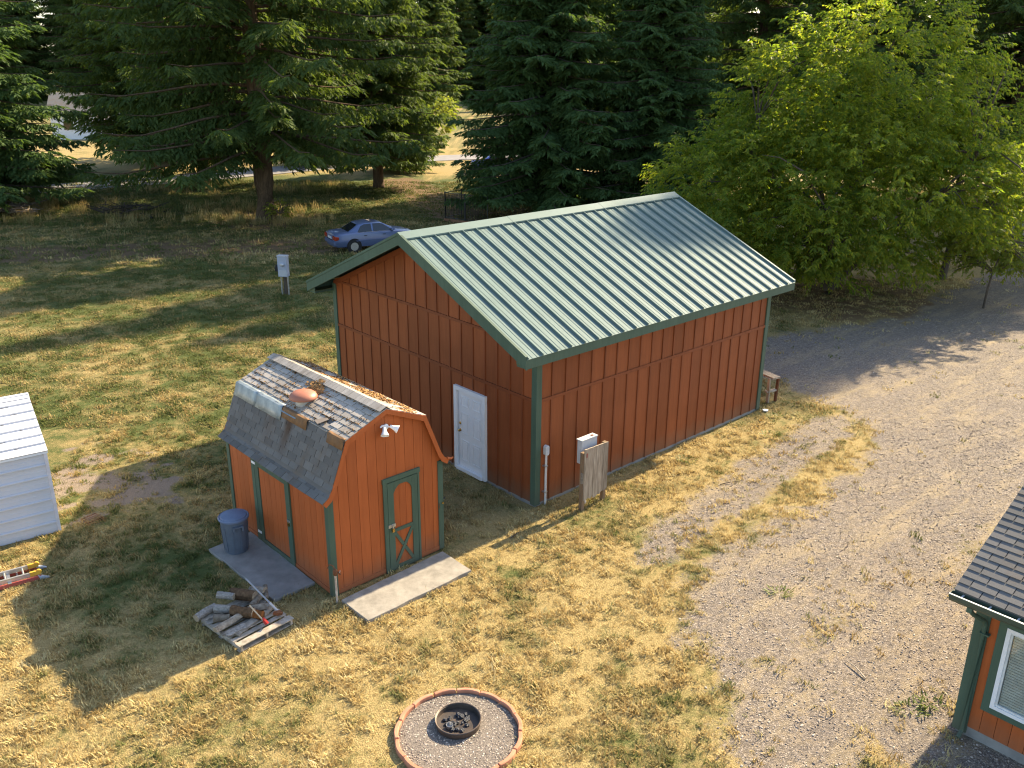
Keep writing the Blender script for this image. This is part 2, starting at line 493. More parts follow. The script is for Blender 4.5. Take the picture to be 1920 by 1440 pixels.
def ground_mat():
    m = N('yard ground'); p = m.pos()
    ag, as_, ad, agr = (m.attr(k) for k in ('gravel', 'soil', 'dirt', 'green'))
    fine = m.noise(p, 38, 4, .7); mid = m.noise(p, 7, 4, .65); tiny = m.noise(p, 120, 2)
    straw = m.ramp(fine, [(.25, (.12, .085, .035)), (.5, (.31, .23, .095)), (.75, (.50, .39, .18))])
    grn = m.ramp(fine, [(.25, (.035, .045, .014)), (.55, (.085, .105, .03)), (.8, (.17, .165, .06))])
    gfac = m.mapr(m.math('ADD', agr, m.math('MULTIPLY', m.math('SUBTRACT', mid, .5), .9)), .25, .75)
    turf = m.mix(gfac, straw, grn)
    v = m.n('ShaderNodeTexVoronoi'); v.inputs['Scale'].default_value = 46; m.l(p, v.inputs['Vector'])
    sepc = m.n('ShaderNodeSeparateColor'); m.l(v.outputs['Color'], sepc.inputs[0])
    stone = m.ramp(sepc.outputs[0], [(0, (.10, .083, .069)), (.45, (.21, .175, .146)), (.8, (.30, .252, .208)), (1, (.46, .39, .32))])
    stone = m.mix(m.mapr(v.outputs['Distance'], .35, .75, 0, .65), stone, (.10, .085, .07))
    grav = m.mix(m.mapr(mid, .48, .72, 0, .75), stone, (.33, .255, .165))
    mp = m.n('ShaderNodeMapping'); mp.inputs['Rotation'].default_value = (0, 0, -.74); m.l(p, mp.inputs[0])
    st = m.noise(m.scaled(mp.outputs[0], (.35, 1.6, 1)), 1.1, 6, .7)
    grav = m.mix(m.mapr(st, .50, .68, 0, .6), grav, (.37, .29, .17))
    grav = m.mix(m.mapr(st, .30, .46, .55, 0), grav, (.17, .145, .13))
    soilc = m.ramp(fine, [(.25, (.14, .11, .085)), (.75, (.30, .24, .185))])
    dirtc = m.ramp(fine, [(.25, (.07, .042, .025)), (.5, (.16, .095, .055)), (.8, (.34, .22, .13))])
    edge = lambda a, k=.6: m.mapr(m.math('ADD', a, m.math('MULTIPLY', m.math('SUBTRACT', m.noise(p, 16, 4, .7), .5), k)), .35, .65)
    c = m.mix(m.math('MULTIPLY', edge(ad), .85), turf, dirtc)
    c = m.mix(edge(as_), c, soilc)
    c = m.mix(edge(ag, .8), c, grav)
    hb = m.math('ADD', m.math('MULTIPLY', v.outputs['Distance'], -.5), m.math('ADD', m.math('MULTIPLY', fine, .8), m.math('MULTIPLY', tiny, .3)))
    return m.done(m.bsdf(c, .95, .15, 0, hb, .03, .8))
M['ground'] = ground_mat()

def ground_piece(name, sel, kind='structure'):
    F = GF[sel]; u, inv = np.unique(F, return_inverse=True)
    me = np_mesh(name, np.stack([GXf[u], GYf[u], GZ[u]], 1), inv.reshape(F.shape), M['ground'], True)
    for k, a in (('gravel', gravel), ('soil', soil), ('dirt', dirt), ('green', green)):
        me.attributes.new(k, 'FLOAT', 'POINT').data.foreach_set('value', a[u].astype(np.float32))
    return tag(link(name, me), kind=kind)
fg = gravel[GF].mean(1); fl = dirt[GF].mean(1); fs = soil[GF].mean(1)
lanesel = (fl > .45) & (d_line(GXf, GYf, LANE)[GF].mean(1) < 3.6)
ground_piece('gravel_driveway', fg > .5)
ground_piece('dirt_track', (fg <= .5) & lanesel)
ground_piece('bare_soil', (fg <= .5) & ~lanesel & (fs > .5))
ground_piece('lawn', (fg <= .5) & ~lanesel & (fs <= .5))

# far road behind the trees
def ribbon(pts, w, z):
    V = []; F = []
    for i, (x, y) in enumerate(pts):
        a = Vector(pts[max(i - 1, 0)]); b = Vector(pts[min(i + 1, len(pts) - 1)])
        t = (b - a).normalized(); nrm = Vector((-t.y, t.x)) * w / 2
        V += [(x + nrm.x, y + nrm.y, z), (x - nrm.x, y - nrm.y, z)]
        if i: F.append((2 * i - 2, 2 * i - 1, 2 * i + 1, 2 * i))
    return V, F
V_, F_ = ribbon([(-80, 52), (-50, 61), (-35, 66), (-27, 72), (-19, 80), (-10, 88), (10, 97), (50, 106), (120, 112)], 4.6, .035)
mb = MB(); mb.add(V_, F_)
mb.build('road', plain('sun bleached asphalt', (.27, .25, .245), (.20, .19, .185), 1.2, .9, .2, bump=.3))['kind'] = 'structure'

# ------------------------------------------------------------------ the barn (local x along its long wall, y along the gable, z up)
BL, BW, HW, HR = 8.78, 7.90, 3.69, 5.43
SLOPE = (HR - HW) / (BW / 2)
OG, OE = .64, .36
def roofz(y): return HW + .13 + SLOPE * (y if y < BW / 2 else BW - y)
barn = empty('barn', (BX, BY, 0), BYAW, 'large red board and batten barn with a pale green metal roof', 'barn')
core = MB()
core.prism([(0.02, -.05), (BW - .02, -.05), (BW - .02, HW), (BW / 2, HR - .02), (.02, HW)], 'x', .02, BL - .02)
core.build('wall', M['dark'], barn)
MB().box(-.012, BL + .012, -.012, .10, -.1, .07).box(-.012, .10, .1, BW + .012, -.1, .07).build('foundation', M['concrete2'], barn)

NB_L, NB_G = 21, 19
T1, T2 = 3.74, 2.50
bw_l, bw_g = BL / NB_L, BW / NB_G
DY0, DY1, DZT = 1.60, 2.73, 2.16     # door opening with its frame on the gable
Z0 = .06
def jit(a): return random.uniform(-a, a)
# long wall (y = 0)
for k in range(NB_L):
    for (z0, z1) in ((Z0, T2), (T2, HW)):
        d = .012 + random.uniform(0, .003)
        pbox('siding_board', M['barn_red'], barn, k * bw_l + .001, (k + 1) * bw_l - .001, -d, .02, z0, z1)
for k in range(1, NB_L):
    for (z0, z1, s) in ((Z0, T2 - .035, 0.), (T2 + .035, HW - .02, .03)):
        x = k * bw_l + s + jit(.006)
        pbox('batten', M['barn_batten'], barn, x - .019, x + .019, -.034 + jit(.002), -.008, z0, z1)
pbox('band_board', M['barn_batten'], barn, .0, BL, -.04, -.006, T2 - .035, T2 + .035)
# far long wall and far gable: plain sheets (only the corner of them can be glimpsed)
for k in range(NB_L):
    pbox('siding_board', M['barn_red'], barn, k * bw_l + .001, (k + 1) * bw_l - .001, BW - .02, BW + .013, Z0, HW)
# near gable (x = 0)
def top_at(y): return min(roofz(y) - .12, 99)
def gable_board(name, mat, y0, y1, z0, z1, d0, d1, x_at=0.0, sgn=-1):
    """board on the gable from z0 up to z1 or the rake, whichever is lower"""
    ys = [y0] + ([BW / 2] if y0 < BW / 2 < y1 else []) + [y1]
    tops = [(y, min(z1, top_at(y))) for y in ys]
    if max(t for _, t in tops) <= z0 + .01: return None
    tops = [(y, max(t, z0 + .002)) for y, t in tops]
    poly = [(y0, z0), (y1, z0)] + tops[::-1]
    a, b = sorted((x_at + sgn * d0, x_at + sgn * d1))
    mb = MB(); mb.prism(poly, 'x', a, b)
    return mb.build(name, mat, barn)
rows = ((Z0, T2, 0.), (T2, T1, 0.), (T1, 9, .06))
for k in range(NB_G):
    y0, y1 = k * bw_g + .001, (k + 1) * bw_g - .001
    for (z0, z1, s) in rows:
        if z0 == Z0 and y0 < DY1 and y1 > DY0:
            if y0 < DY0: gable_board('siding_board', M['barn_red'], y0, DY0, z0, z1, -.02, .012)
            if y1 > DY1: gable_board('siding_board', M['barn_red'], DY1, y1, z0, z1, -.02, .012)
            gable_board('siding_board', M['barn_red'], max(y0, DY0), min(y1, DY1), DZT, z1, -.02, .012)
            continue
        gable_board('siding_board', M['barn_red'], y0, y1, z0, z1, -.02, .012 + random.uniform(0, .003))
    gable_board('siding_board', M['barn_red'], y0, y1, Z0, 9, -.02, .012, BL, 1)
for k in range(1, NB_G):
    for (z0, z1, s) in rows:
        y = k * bw_g + s + jit(.006)
        za = z0 + .035 if z0 > Z0 else z0
        zb = z1 - .035
        if z0 == Z0 and DY0 - .03 < y < DY1 + .03: za = DZT + .01
        gable_board('batten', M['barn_batten'], y - .019, y + .019, za, zb, .008, .034 + jit(.002))
gable_board('band_board', M['barn_batten'], .0, BW, T2 - .035, T2 + .035, .006, .04)
mbt = MB()
y_in = (T1 + .035 - HW - .01) / SLOPE
gable_board('band_board', M['barn_batten'], .12, BW - .12, T1 - .035, T1 + .035, .006, .04)
# barge strip under the rake, same red
for sgn in (0, 1):
    y0, y1 = (0.0, BW / 2) if not sgn else (BW, BW / 2)
    p = [(y0, top_at(0) - .14), (y1, top_at(BW / 2) - .14), (y1, top_at(BW / 2) - .005), (y0, top_at(0) - .005)]
    MB().prism(p, 'x', -.038, -.010).build('frieze_board', M['barn_batten'], barn)
# corner trims
for (x, y) in ((0, 0), (BL, 0), (0, BW), (BL, BW)):
    sx = -1 if x == 0 else 1; sy = -1 if y == 0 else 1
    e = MB()
    xa, xb = sorted((x + sx * .046, x - sx * .11)); ya, yb = sorted((y + sy * .046, y + sy * .010))
    e.box(xa, xb, ya, yb, .03, HW - .05)
    xa, xb = sorted((x + sx * .046, x + sx * .010)); ya, yb = sorted((y + sy * .0095, y - sy * .11))
    e.box(xa, xb, ya, yb, .03, HW - .05)
    e.build('corner_trim', M['green'], barn)
# roof
SL = math.hypot(1, SLOPE)
RLEN = (BW / 2 + OE) * SL
NP = 24
pw = (BL + 2 * OG) / NP
def roof_panel_mesh():
    m = MB(); t = .012
    prof = [(0, t), (pw * .045, t), (pw * .045, t + .050), (pw * .090, t + .050), (pw * .095, t), (pw * .34, t), (pw * .37, t + .007), (pw * .40, t),
            (pw * .66, t), (pw * .69, t + .007), (pw * .72, t), (pw * .998, t), (pw * .998, 0), (0, 0)]
    m.prism(prof, 'y', 0, RLEN)
    return m.mesh('roof_panel', M['roof_metal'])
rpm = roof_panel_mesh()
u = Vector((0, 1, SLOPE)).normalized(); nrm = Vector((0, -SLOPE, 1)).normalized()
u2 = Vector((0, -1, SLOPE)).normalized(); nrm2 = Vector((0, SLOPE, 1)).normalized()
for k in range(NP):
    o = Vector((-OG + k * pw, -OE, roofz(-OE)))
    mt = Matrix((Vector((1, 0, 0)), u, nrm)).transposed().to_4x4(); mt.translation = o
    link('roof_panel', rpm, barn, mat4=mt)
    mt = Matrix((Vector((-1, 0, 0)), u2, nrm2)).transposed().to_4x4(); mt.translation = Vector((-OG + (k + 1) * pw, BW + OE, roofz(-OE)))
    link('roof_panel', rpm, barn, mat4=mt)
# ridge cap in three lengths
zr = roofz(BW / 2)
for k in range(3):
    xa = -OG - .02 + k * (BL + 2 * OG + .04) / 3; xb = xa + (BL + 2 * OG + .04) / 3 + (.03 if k < 2 else 0)
    w = .23; dz = .004 * k
    MB().prism([(BW / 2 - w, zr - SLOPE * w + .068 + dz), (BW / 2, zr + .085 + dz), (BW / 2 + w, zr - SLOPE * w + .068 + dz), (BW / 2 + w, zr - SLOPE * w + .035 + dz),
                (BW / 2, zr + .06 + dz), (BW / 2 - w, zr - SLOPE * w + .035 + dz)], 'x', xa, xb).build('ridge_cap', M['roof_metal'], barn)
# eave fascia, rake boards, soffits
zf = roofz(-OE)
for (ya, yb) in ((-OE + .012, -OE + .045), (BW + OE - .045, BW + OE - .012)):
    MB().box(-OG + .002, BL + OG - .002, ya, yb, zf - .20, zf - .006).build('eave_fascia', M['green'], barn)
for (x0, x1) in ((-OG - .012, -OG + .028), (BL + OG - .028, BL + OG + .012)):
    for sgn in (1, -1):
        ya = -OE + .01 if sgn == 1 else BW + OE - .01
        p = [(ya, zf - .215), (ya, zf + .008), (BW / 2, zr + .012), (BW / 2, zr - .21)]
        MB().prism(p, 'x', x0, x1).build('rake_board', M['green'], barn)
        # metal rake trim on top edge
        p2 = [(ya, zf + .0), (ya, zf + .062), (BW / 2, zr + .066), (BW / 2, zr + .004)]
        xa, xb = (x0 - .012, x0 + .05) if x0 < 0 else (x1 - .05, x1 + .012)
        MB().prism([(a, b + .012) for a, b in p2], 'x', xa, xb).build('rake_trim', M['green'] if x0 < 0 else M['roof_metal'], barn)
for (x0, x1) in ((-OG + .03, -.012), (BL + .012, BL + OG - .03)):
    for sgn in (1, -1):
        ya = -OE + .05 if sgn == 1 else BW + OE - .05
        p = [(ya, zf - .03), (ya, zf - .012), (BW / 2, zr - .012), (BW / 2, zr - .03)]
        MB().prism(p, 'x', x0, x1).build('gable_soffit', M['olive'], barn)
for (ya, yb, yc) in ((-OE + .046, -.014, 0), (BW + .014, BW + OE - .046, 1)):
    MB().box(-OG + .03, BL + OG - .03, ya, yb, zf - .17, zf - .155).build('eave_soffit', M['olive'], barn)
    # box return closing the eave at the near gable
    q = [(ya, zf - .153), (yb, zf - .153), (yb, zf - .0 + (.10 if yc == 0 else -.03)), (ya, zf - .03 if yc == 0 else zf + .10)]
    MB().prism(q, 'x', -OG + .030, -OG + .05).build('eave_return', M['green'], barn)
    MB().prism([(ya - (0 if yc else 0), zf - .22), (yb, zf - .22), (yb, zf - .17), (ya, zf - .17)], 'x', -OG + .04, -.02).build('eave_return', M['green'], barn)
# gable door
door = MB()
FX = -.085
door.box(-.03, .0, DY0 + .11, DY1 - .11, .12, DZT - .10)
d = door.build('door', M['white'], barn)
def dfr(name, y0, y1, z0, z1, xf=FX): MB().box(xf, -.002, y0, y1, z0, z1).build(name, M['white'], d)
dfr('door_frame', DY0, DY0 + .10, .03, DZT); dfr('door_frame', DY1 - .10, DY1, .03, DZT); dfr('door_frame', DY0 + .10, DY1 - .10, DZT - .10, DZT)
MB().box(-.12, -.002, DY0 + .10, DY1 - .10, .03, .118).build('threshold', M['white'], d)
dw = DY1 - DY0 - .22; yc = (DY0 + DY1) / 2
for (zz0, zz1) in ((.28, .82), (.98, 1.52), (1.68, 1.93)):
    for s in (-1, 1):
        a = yc + s * .21
        mb = MB()
        y0, y1 = a - .145, a + .145
        mb.box(-.042, -.0295, y0, y1, zz0, zz0 + .025); mb.box(-.042, -.0295, y0, y1, zz1 - .025, zz1)
        mb.box(-.042, -.0295, y0, y0 + .025, zz0 + .025, zz1 - .025); mb.box(-.042, -.0295, y1 - .025, y1, zz0 + .025, zz1 - .025)
        mb.box(-.038, -.0295, y0 + .06, y1 - .06, zz0 + .06, zz1 - .06)
        mb.build('door_panel', M['white'], d)
for zz in (1.05, 1.23):
    Mx = Matrix.Translation((-.03, DY1 - .19, zz)) @ Matrix.Rotation(R(-90), 4, 'Y')
    MB().lathe([(.036, 0), (.036, .012), (.014, .016), (.014, .035), (.030, .045), (.030, .06), (.012, .072), (0, .073)] if zz < 1.1 else [(.034, 0), (.034, .02), (.02, .026), (0, .026)], 14, Mx).build('door_knob' if zz < 1.1 else 'deadbolt', M['brass'], d, smooth=40)

# ------------------------------------------------------------------ the gambrel garden shed (local x along its front, y along its side)
SW, SLN, SWH = 2.55, 3.866, 2.04
BRX, BRZ, RZ = .385, 3.04, 3.415
shed = empty('garden_shed', (SX, SY, 0), SYAW, 'small orange red barn-shaped shed with grey shingle roof and green doors', 'shed')
MX = SW / 2
gam = [(0.02, .02), (SW - .02, .02), (SW - .02, SWH), (SW - BRX, BRZ - .03), (MX, RZ - .04), (BRX, BRZ - .03), (.02, SWH)]
MB().prism(gam, 'y', .02, SLN - .02).build('wall', M['dark'], shed)
def gz(x):
    x = min(x, SW - x)
    if x <= BRX: return SWH + (BRZ - .035 - SWH) * x / BRX
    return BRZ - .035 + (RZ - BRZ) * (x - BRX) / (MX - BRX)
NF = 12; fw = SW / NF
FD = (1.160, 2.0, 2.01)     # front door trim x0, x1, top
def front_board(x0, x1, z0, y=0.0, z1=None):
    xs = sorted({x0, x1, *[q for q in (BRX, MX, SW - BRX) if x0 < q < x1]})
    poly = [(x0, z0), (x1, z0)] + [(x, min(gz(x), z1 or 9)) for x in xs[::-1]]
    ya, yb = (-.014, .02) if y == 0 else (SLN - .02, SLN + .014)
    MB().prism(poly, 'y', ya, yb).build('siding_board', M['shed_red'], shed)
for k in range(NF):
    x0, x1 = k * fw + .0035, (k + 1) * fw - .0035
    a, b = FD[0] + .02, FD[1] - .02
    if x1 <= a or x0 >= b: front_board(x0, x1, .10)
    else:
        if x0 < a: front_board(x0, a, .10, z1=FD[2] - .02)
        if x1 > b: front_board(b, x1, .10, z1=FD[2] - .02)
        front_board(x0, x1, FD[2] - .02)
    front_board(x0, x1, .10, 1)
NS = 19; sw_ = SLN / NS
for k in range(NS):
    y0, y1 = k * sw_ + .0035, (k + 1) * sw_ - .0035
    pbox('siding_board', M['shed_red'], shed, -.014, .02, y0, y1, .10, SWH + .02)
    pbox('siding_board', M['shed_red'], shed, SW - .02, SW + .014, y0, y1, .10, SWH + .02)
# skirt boards
pbox('skirt_board', M['shed_red'], shed, .09, FD[0] - .005, -.03, -.002, .02, .115)
pbox('skirt_board', M['shed_red'], shed, FD[1] + .005, SW - .09, -.03, -.002, .02, .115)
pbox('skirt_board', M['shed_red'], shed, -.03, -.002, .09, 1.33, .02, .115)
pbox('skirt_board', M['shed_red'], shed, -.03, -.002, 2.82, SLN - .09, .02, .115)
pbox('skirt_board', M['shed_red'], shed, SW + .002, SW + .03, .09, SLN - .09, .02, .115)
MB().box(.04, SW - .04, .04, SLN - .04, -.08, .09).build('floor_skid', M['old_wood'], shed)
for (x, y) in ((0, 0), (SW, 0), (0, SLN), (SW, SLN)):
    sx = -1 if x == 0 else 1; sy = -1 if y == 0 else 1
    e = MB()
    xa, xb = sorted((x + sx * .034, x - sx * .085)); ya, yb = sorted((y + sy * .034, y + sy * .012))
    e.box(xa, xb, ya, yb, -.02, SWH - .06)
    xa, xb = sorted((x + sx * .034, x + sx * .012)); ya, yb = sorted((y + sy * .0115, y - sy * .085))
    e.box(xa, xb, ya, yb, -.02, SWH - .06)
    e.build('corner_trim', M['green'], shed)
# roof decking (under the shingles) and red rake edge
flo = [(BRX, BRZ), (.05, 2.20), (-.03, 2.07), (-.15, 1.985)]
top = flo[::-1] + [(MX, RZ)] + [(SW - x, z) for x, z in flo]
low = [(x + (.03 if x < MX else (-.03 if x > MX else 0)), z - .045) for x, z in top]
MB().prism(top + low[::-1], 'y', -.085, SLN + .085).build('roof_deck', M['shingle'], shed)
edge_o = [(x, z + .004) for x, z in top]; edge_i = [(x + (.055 if x < MX else (-.055 if x > MX else 0)), z - .085) for x, z in top]
for (ya, yb) in ((-.103, -.086), (SLN + .086, SLN + .103)):
    mb = MB()
    for i in range(len(top) - 1):
        mb.prism([edge_o[i], edge_o[i + 1], edge_i[i + 1], edge_i[i]], 'y', ya, yb)
    mb.build('rake_board', M['shed_red'], shed)
MB().tube([(SW + .10, -.09, 2.02), (SW + .20, -.095, 1.985), (SW + .25, -.10, 2.0)], [.03, .025, .012], 6).build('rake_tail', M['shed_red'], shed)
# shingles, laid course by course
def course_pts(path, expo):
    """points spaced expo apart along a polyline of (x, z), with direction"""
    segs = [(Vector((a[0], 0, a[1])), Vector((b[0], 0, b[1]))) for a, b in zip(path[:-1], path[1:])]
    tot = sum((b - a).length for a, b in segs); out = []
    s = 0.0
    while s < tot - expo * .3:
        q = s
        for a, b in segs:
            L = (b - a).length
            if q <= L: out.append((a + (b - a) * (q / L), (b - a).normalized())); break
            q -= L
        s += expo
    return out
def shingle_side(path, mat, expo, width, y0, y1, lift=.012, miss=(), wob=.004, gap=.012, th=.011):
    for r, (p, t) in enumerate(course_pts(path, expo)):
        n = Vector((-t.z, 0, t.x))
        if n.z < 0: n = -n
        off = (width / 2 if r % 2 else 0) + random.uniform(-.02, .02)
        y = y0 - off
        k = 0
        while y < y1 - .01:
            a, b = max(y, y0), min(y + width - gap, y1)
            if b - a > .03 and (r, k) not in miss:
                tt = (t + n * random.uniform(-.002, .006)).normalized()
                ln = expo + .025
                c = p + tt * (ln / 2 - .01 + random.uniform(-wob, wob)) + n * (lift - .004 + random.uniform(0, .003)); c.y = (a + b) / 2
                lean = (t * ln - n * .012).normalized()
                nn = Vector((-lean.z, 0, lean.x))
                if nn.z < 0: nn = -nn
                piece('shingle', mat, shed, c, (b - a, ln, th), (0, 1, 0), lean, nn)
            y += width; k += 1
shingle_side(flo[::-1], M['shingle'], .137, .295, -.095, SLN + .095)
shingle_side([(BRX, BRZ), (MX, RZ)], M['shingle_pale'], .140, .295, -.095, SLN + .095, miss={(1, 3), (2, 6)}, gap=.022, th=.016, wob=.010)
shingle_side([(SW - BRX, BRZ), (MX, RZ)], M['shingle_pale'], .140, .40, -.095, SLN + .095)
# raised vented ridge made of small caps
k = 0; y = -.10
while y < SLN + .09:
    for s in (-1, 1):
        d_ = Vector((s * (MX - BRX), 0, -(RZ - BRZ))).normalized(); n_ = Vector((-d_.z, 0, d_.x))
        if n_.z < 0: n_ = -n_
        c = Vector((MX, y + .066, RZ + .052)) + d_ * .078 + n_ * random.uniform(0, .004)
        yy = (Vector((0, 1, 0)) + n_ * -.03).normalized()
        piece('ridge_shingle', M['shingle_pale'], shed, c, (.160, .138, .012), d_, yy, d_.cross(yy))
    y += .117; k += 1
MB().prism([(MX - .13, RZ - .05), (MX, RZ + .035), (MX + .13, RZ - .05)], 'y', -.085, SLN + .085).build('ridge_vent', M['black'], shed)
# metal flashing over the break, two sheets, then rusted strips
gal = plain('dull zinc flashing', (.34, .39, .41), (.20, .24, .26), 5, .5, .5, metal=.45)
rst = plain('rust brown flashing', (.24, .125, .05), (.14, .08, .04), 7, .8, bump=.3)
t_lo = Vector((.05 - BRX, 0, 2.20 - BRZ)).normalized(); t_up = Vector((MX - BRX, 0, RZ - BRZ)).normalized()
def flash(name, mat, y0, y1, lo, up, bulge=.0):
    n1 = Vector((t_lo.z, 0, -t_lo.x)); n1 = n1 if n1.z > 0 or n1.x < 0 else -n1
    n2 = Vector((-t_up.z, 0, t_up.x))
    B = Vector((BRX, 0, BRZ))
    ny_ = max(2, int((y1 - y0) / .16)); mb = MB()
    prof = [B + t_lo * lo + n1 * .026, B + t_lo * lo * .5 + n1 * .030, B + t_lo * .03 + n1 * .04 + n2 * .01, B + n1 * .025 + n2 * .03, B + t_up * .03 + n2 * .036, B + t_up * up + n2 * .026]
    vs = []; fs = []
    for i in range(ny_ + 1):
        y = y0 + (y1 - y0) * i / ny_
        for q in prof:
            w = bulge * math.sin(i * 1.9 + q.x * 5)
            vs.append((q.x - w * .3, y, q.z + w))
        if i:
            m_ = len(prof)
            fs += [((i - 1) * m_ + j, (i - 1) * m_ + j + 1, i * m_ + j + 1, i * m_ + j) for j in range(m_ - 1)]
    mb.add(vs, fs); o = mb.build(name, mat, shed, smooth=50)
    s = o.modifiers.new('t', 'SOLIDIFY'); s.thickness = .004; s.offset = 1
    return o
flash('flashing', gal, 3.02, SLN + .07, .25, .07, .006)
flash('flashing', gal, 2.03, 3.04, .25, .07, .008)
tag(flash('flashing', rst, 1.12, 2.02, .17, .02, .002), 'rust brown strip of flashing')
tag(flash('flashing', rst, -.10, .42, .17, .02, .002), 'rust brown strip of flashing')
# slipped shingle
piece('loose_shingle', plain('brown worn shingle', (.20, .165, .14), rough=.95), shed, (.50, .87, 3.125), (.27, .22, .01), (.25, .96, .08), (.90, -.25, .37))
# dome roof vent
Bv = Vector((.67, 1.78, 3.17)); tn = Vector((-t_up.z, 0, t_up.x))
vM = Matrix.Translation(Bv)
v_o = MB().lathe([(.155, -.10), (.155, .07), (.20, .075), (.20, .09)], 28, vM).build('roof_vent', plain('pale galvanised collar', (.55, .54, .50), rough=.5, metal=.4), shed, smooth=40)
cap_m = plain('terracotta enamel', (.40, .155, .09), (.33, .125, .075), 5, .5, .4)
MB().lathe([(.165, .085), (.262, .088), (.272, .10), (.268, .125), (.245, .165), (.20, .20), (.12, .228), (.05, .238), (0, .24)], 36, vM).build('vent_cap', cap_m, v_o, smooth=60)
piece('vent_flashing', gal, shed, Bv + t_up * -.09 + tn * -.012, (.56, .62, .008), (0, 1, 0), t_up, tn)
# floodlight on the front gable
fl_ = MB().lathe([(.055, 0), (.055, .03), (.03, .04), (0, .04)], 14, Matrix.Translation((1.29, -.014, 3.05)) @ Matrix.Rotation(R(90), 4, 'X')).build('floodlight', M['white'], shed, smooth=40)
for s, dirv in ((-1, Vector((-.35, -.55, -.75))), (1, Vector((.65, -.65, -.4)))):
    st = Vector((1.29 + s * .03, -.05, 3.05))
    mid = st + Vector((s * .05, -.05, .0))
    MB().tube([st, mid], .014, 8).build('lamp_arm', M['white'], fl_)
    q = dirv.normalized().to_track_quat('Z', 'Y').to_matrix().to_4x4(); q.translation = mid
    MB().lathe([(0, -.03), (.028, -.03), (.035, .02), (.045, .05), (.078, .13), (.072, .13), (.04, .06), (0, .05)], 18, q).build('lamp_head', M['white'], fl_, smooth=40)
MB().lathe([(0, 0), (.03, .005), (.034, .03), (.02, .06), (0, .065)], 12, Matrix.Translation((1.27, -.075, 2.93)) @ Matrix.Rotation(R(120), 4, 'X')).build('motion_sensor', M['white'], fl_, smooth=40)
MB().tube([(1.25, -.05, 3.08), (1.19, -.07, 3.11), (1.15, -.06, 3.08)], .018, 7).build('lamp_bracket', M['white'], fl_)
# front door
fd = pbox('front_door', M['shed_red'], shed, FD[0] + .10, FD[1] - .02, -.020, .018, .03, FD[2] - .11)
fd.name = 'door'
def pd(name, x0, x1, z0, z1, y0=-.045, y1=-.021, mat='green', par=None):
    return pbox(name, M[mat], par or shed, x0, x1, y0, y1, z0, z1)
pd('door_trim', FD[0], FD[0] + .085, -.0, 1.915); pd('door_trim', FD[1] - .045, FD[1], .0, 1.915); pd('door_trim', FD[0] - .01, FD[1] + .015, 1.917, 2.01, -.052, -.012)
# the two visible siding grooves are the gaps between three infill boards
for (a, b) in ((1.385, 1.528), (1.534, 1.677), (1.683, 1.83)):
    pd('infill_board', a, b, .09, 1.86, -.026, -.0205, 'shed_red')
x0, x1 = 1.25, 1.945
pd('door_stile', x0 + .004, 1.388, .0, 1.90); pd('door_stile', 1.815, x1, .0, 1.90)
pd('door_rail', 1.390, 1.813, .0, .10); pd('door_rail', 1.390, 1.813, .83, .90)
arch = [(1.390, 1.90), (1.390, 1.66), (1.43, 1.735), (1.50, 1.80), (1.54, 1.815), (1.665, 1.815), (1.71, 1.80), (1.775, 1.735), (1.813, 1.66), (1.813, 1.90)]
mb = MB()
for i in range(1, 8):
    p, q = arch[i], arch[i + 1]
    mb.prism([p, q, (q[0], 1.90), (p[0], 1.90)], 'y', -.045, -.021)
mb.build('arch_rail', M['green'], shed)
for s in (0, 1):
    a = Vector((1.392, 0, .11)); b = Vector((1.811, 0, .82))
    if s: a.x, b.x = b.x, a.x
    d_ = (b - a).normalized(); w_ = Vector((-d_.z, 0, d_.x)) * .032
    yy = (-.043, -.0215) if s else (-.0455, -.0215)
    if s == 0:
        mb = MB().prism([((a - w_).x, (a - w_).z), ((b - w_).x, (b - w_).z), ((b + w_).x, (b + w_).z), ((a + w_).x, (a + w_).z)], 'y', *yy); mb.build('cross_brace', M['green'], shed)
    else:
        c_ = (a + b) / 2; mb = MB()
        for p, q in ((a, c_ - d_ * .045), (c_ + d_ * .045, b)):
            mb.prism([((p - w_).x, (p - w_).z), ((q - w_).x, (q - w_).z), ((q + w_).x, (q + w_).z), ((p + w_).x, (p + w_).z)], 'y', *yy)
        mb.build('cross_brace', M['green'], shed)
hs = MB().box(1.235, 1.40, -.060, -.046, .965, 1.03).box(1.31, 1.34, -.085, -.060, .95, 1.02).build('hasp', M['steel'], shed)
MB().box(1.30, 1.35, -.095, -.062, .875, .945).build('padlock', M['brass'], hs)
# side door
def ps(name, y0, y1, z0, z1, x0=-.045, x1=-.015, mat='green'): return pbox(name, M[mat], shed, x0, x1, y0, y1, z0, z1)
for k in range(5):
    a = 1.50 + k * .205
    ps('infill_board', a + .003, a + .202, .14, 1.76, -.026, -.0145, 'shed_red')
ps('door_trim', 1.33, 1.395, .0, 1.93, -.05); ps('door_trim', 2.68, 2.80, .0, 1.93, -.05); ps('door_trim', 1.32, 2.81, 1.932, 1.985, -.055)
ps('door_stile', 1.40, 1.495, .03, 1.89); ps('door_stile', 2.53, 2.676, .03, 1.89)
ps('door_rail', 1.497, 2.528, 1.765, 1.89); ps('door_rail', 1.497, 2.528, .03, .13)
for zz in (1.78, .22): ps('hinge', 2.62, 2.76, zz, zz + .05, -.057, -.0455, 'white')
ps('hasp', 1.37, 1.48, .98, 1.03, -.058, -.051, 'steel'); ps('padlock', 1.40, 1.44, .90, .97, -.075, -.0515, 'brass')
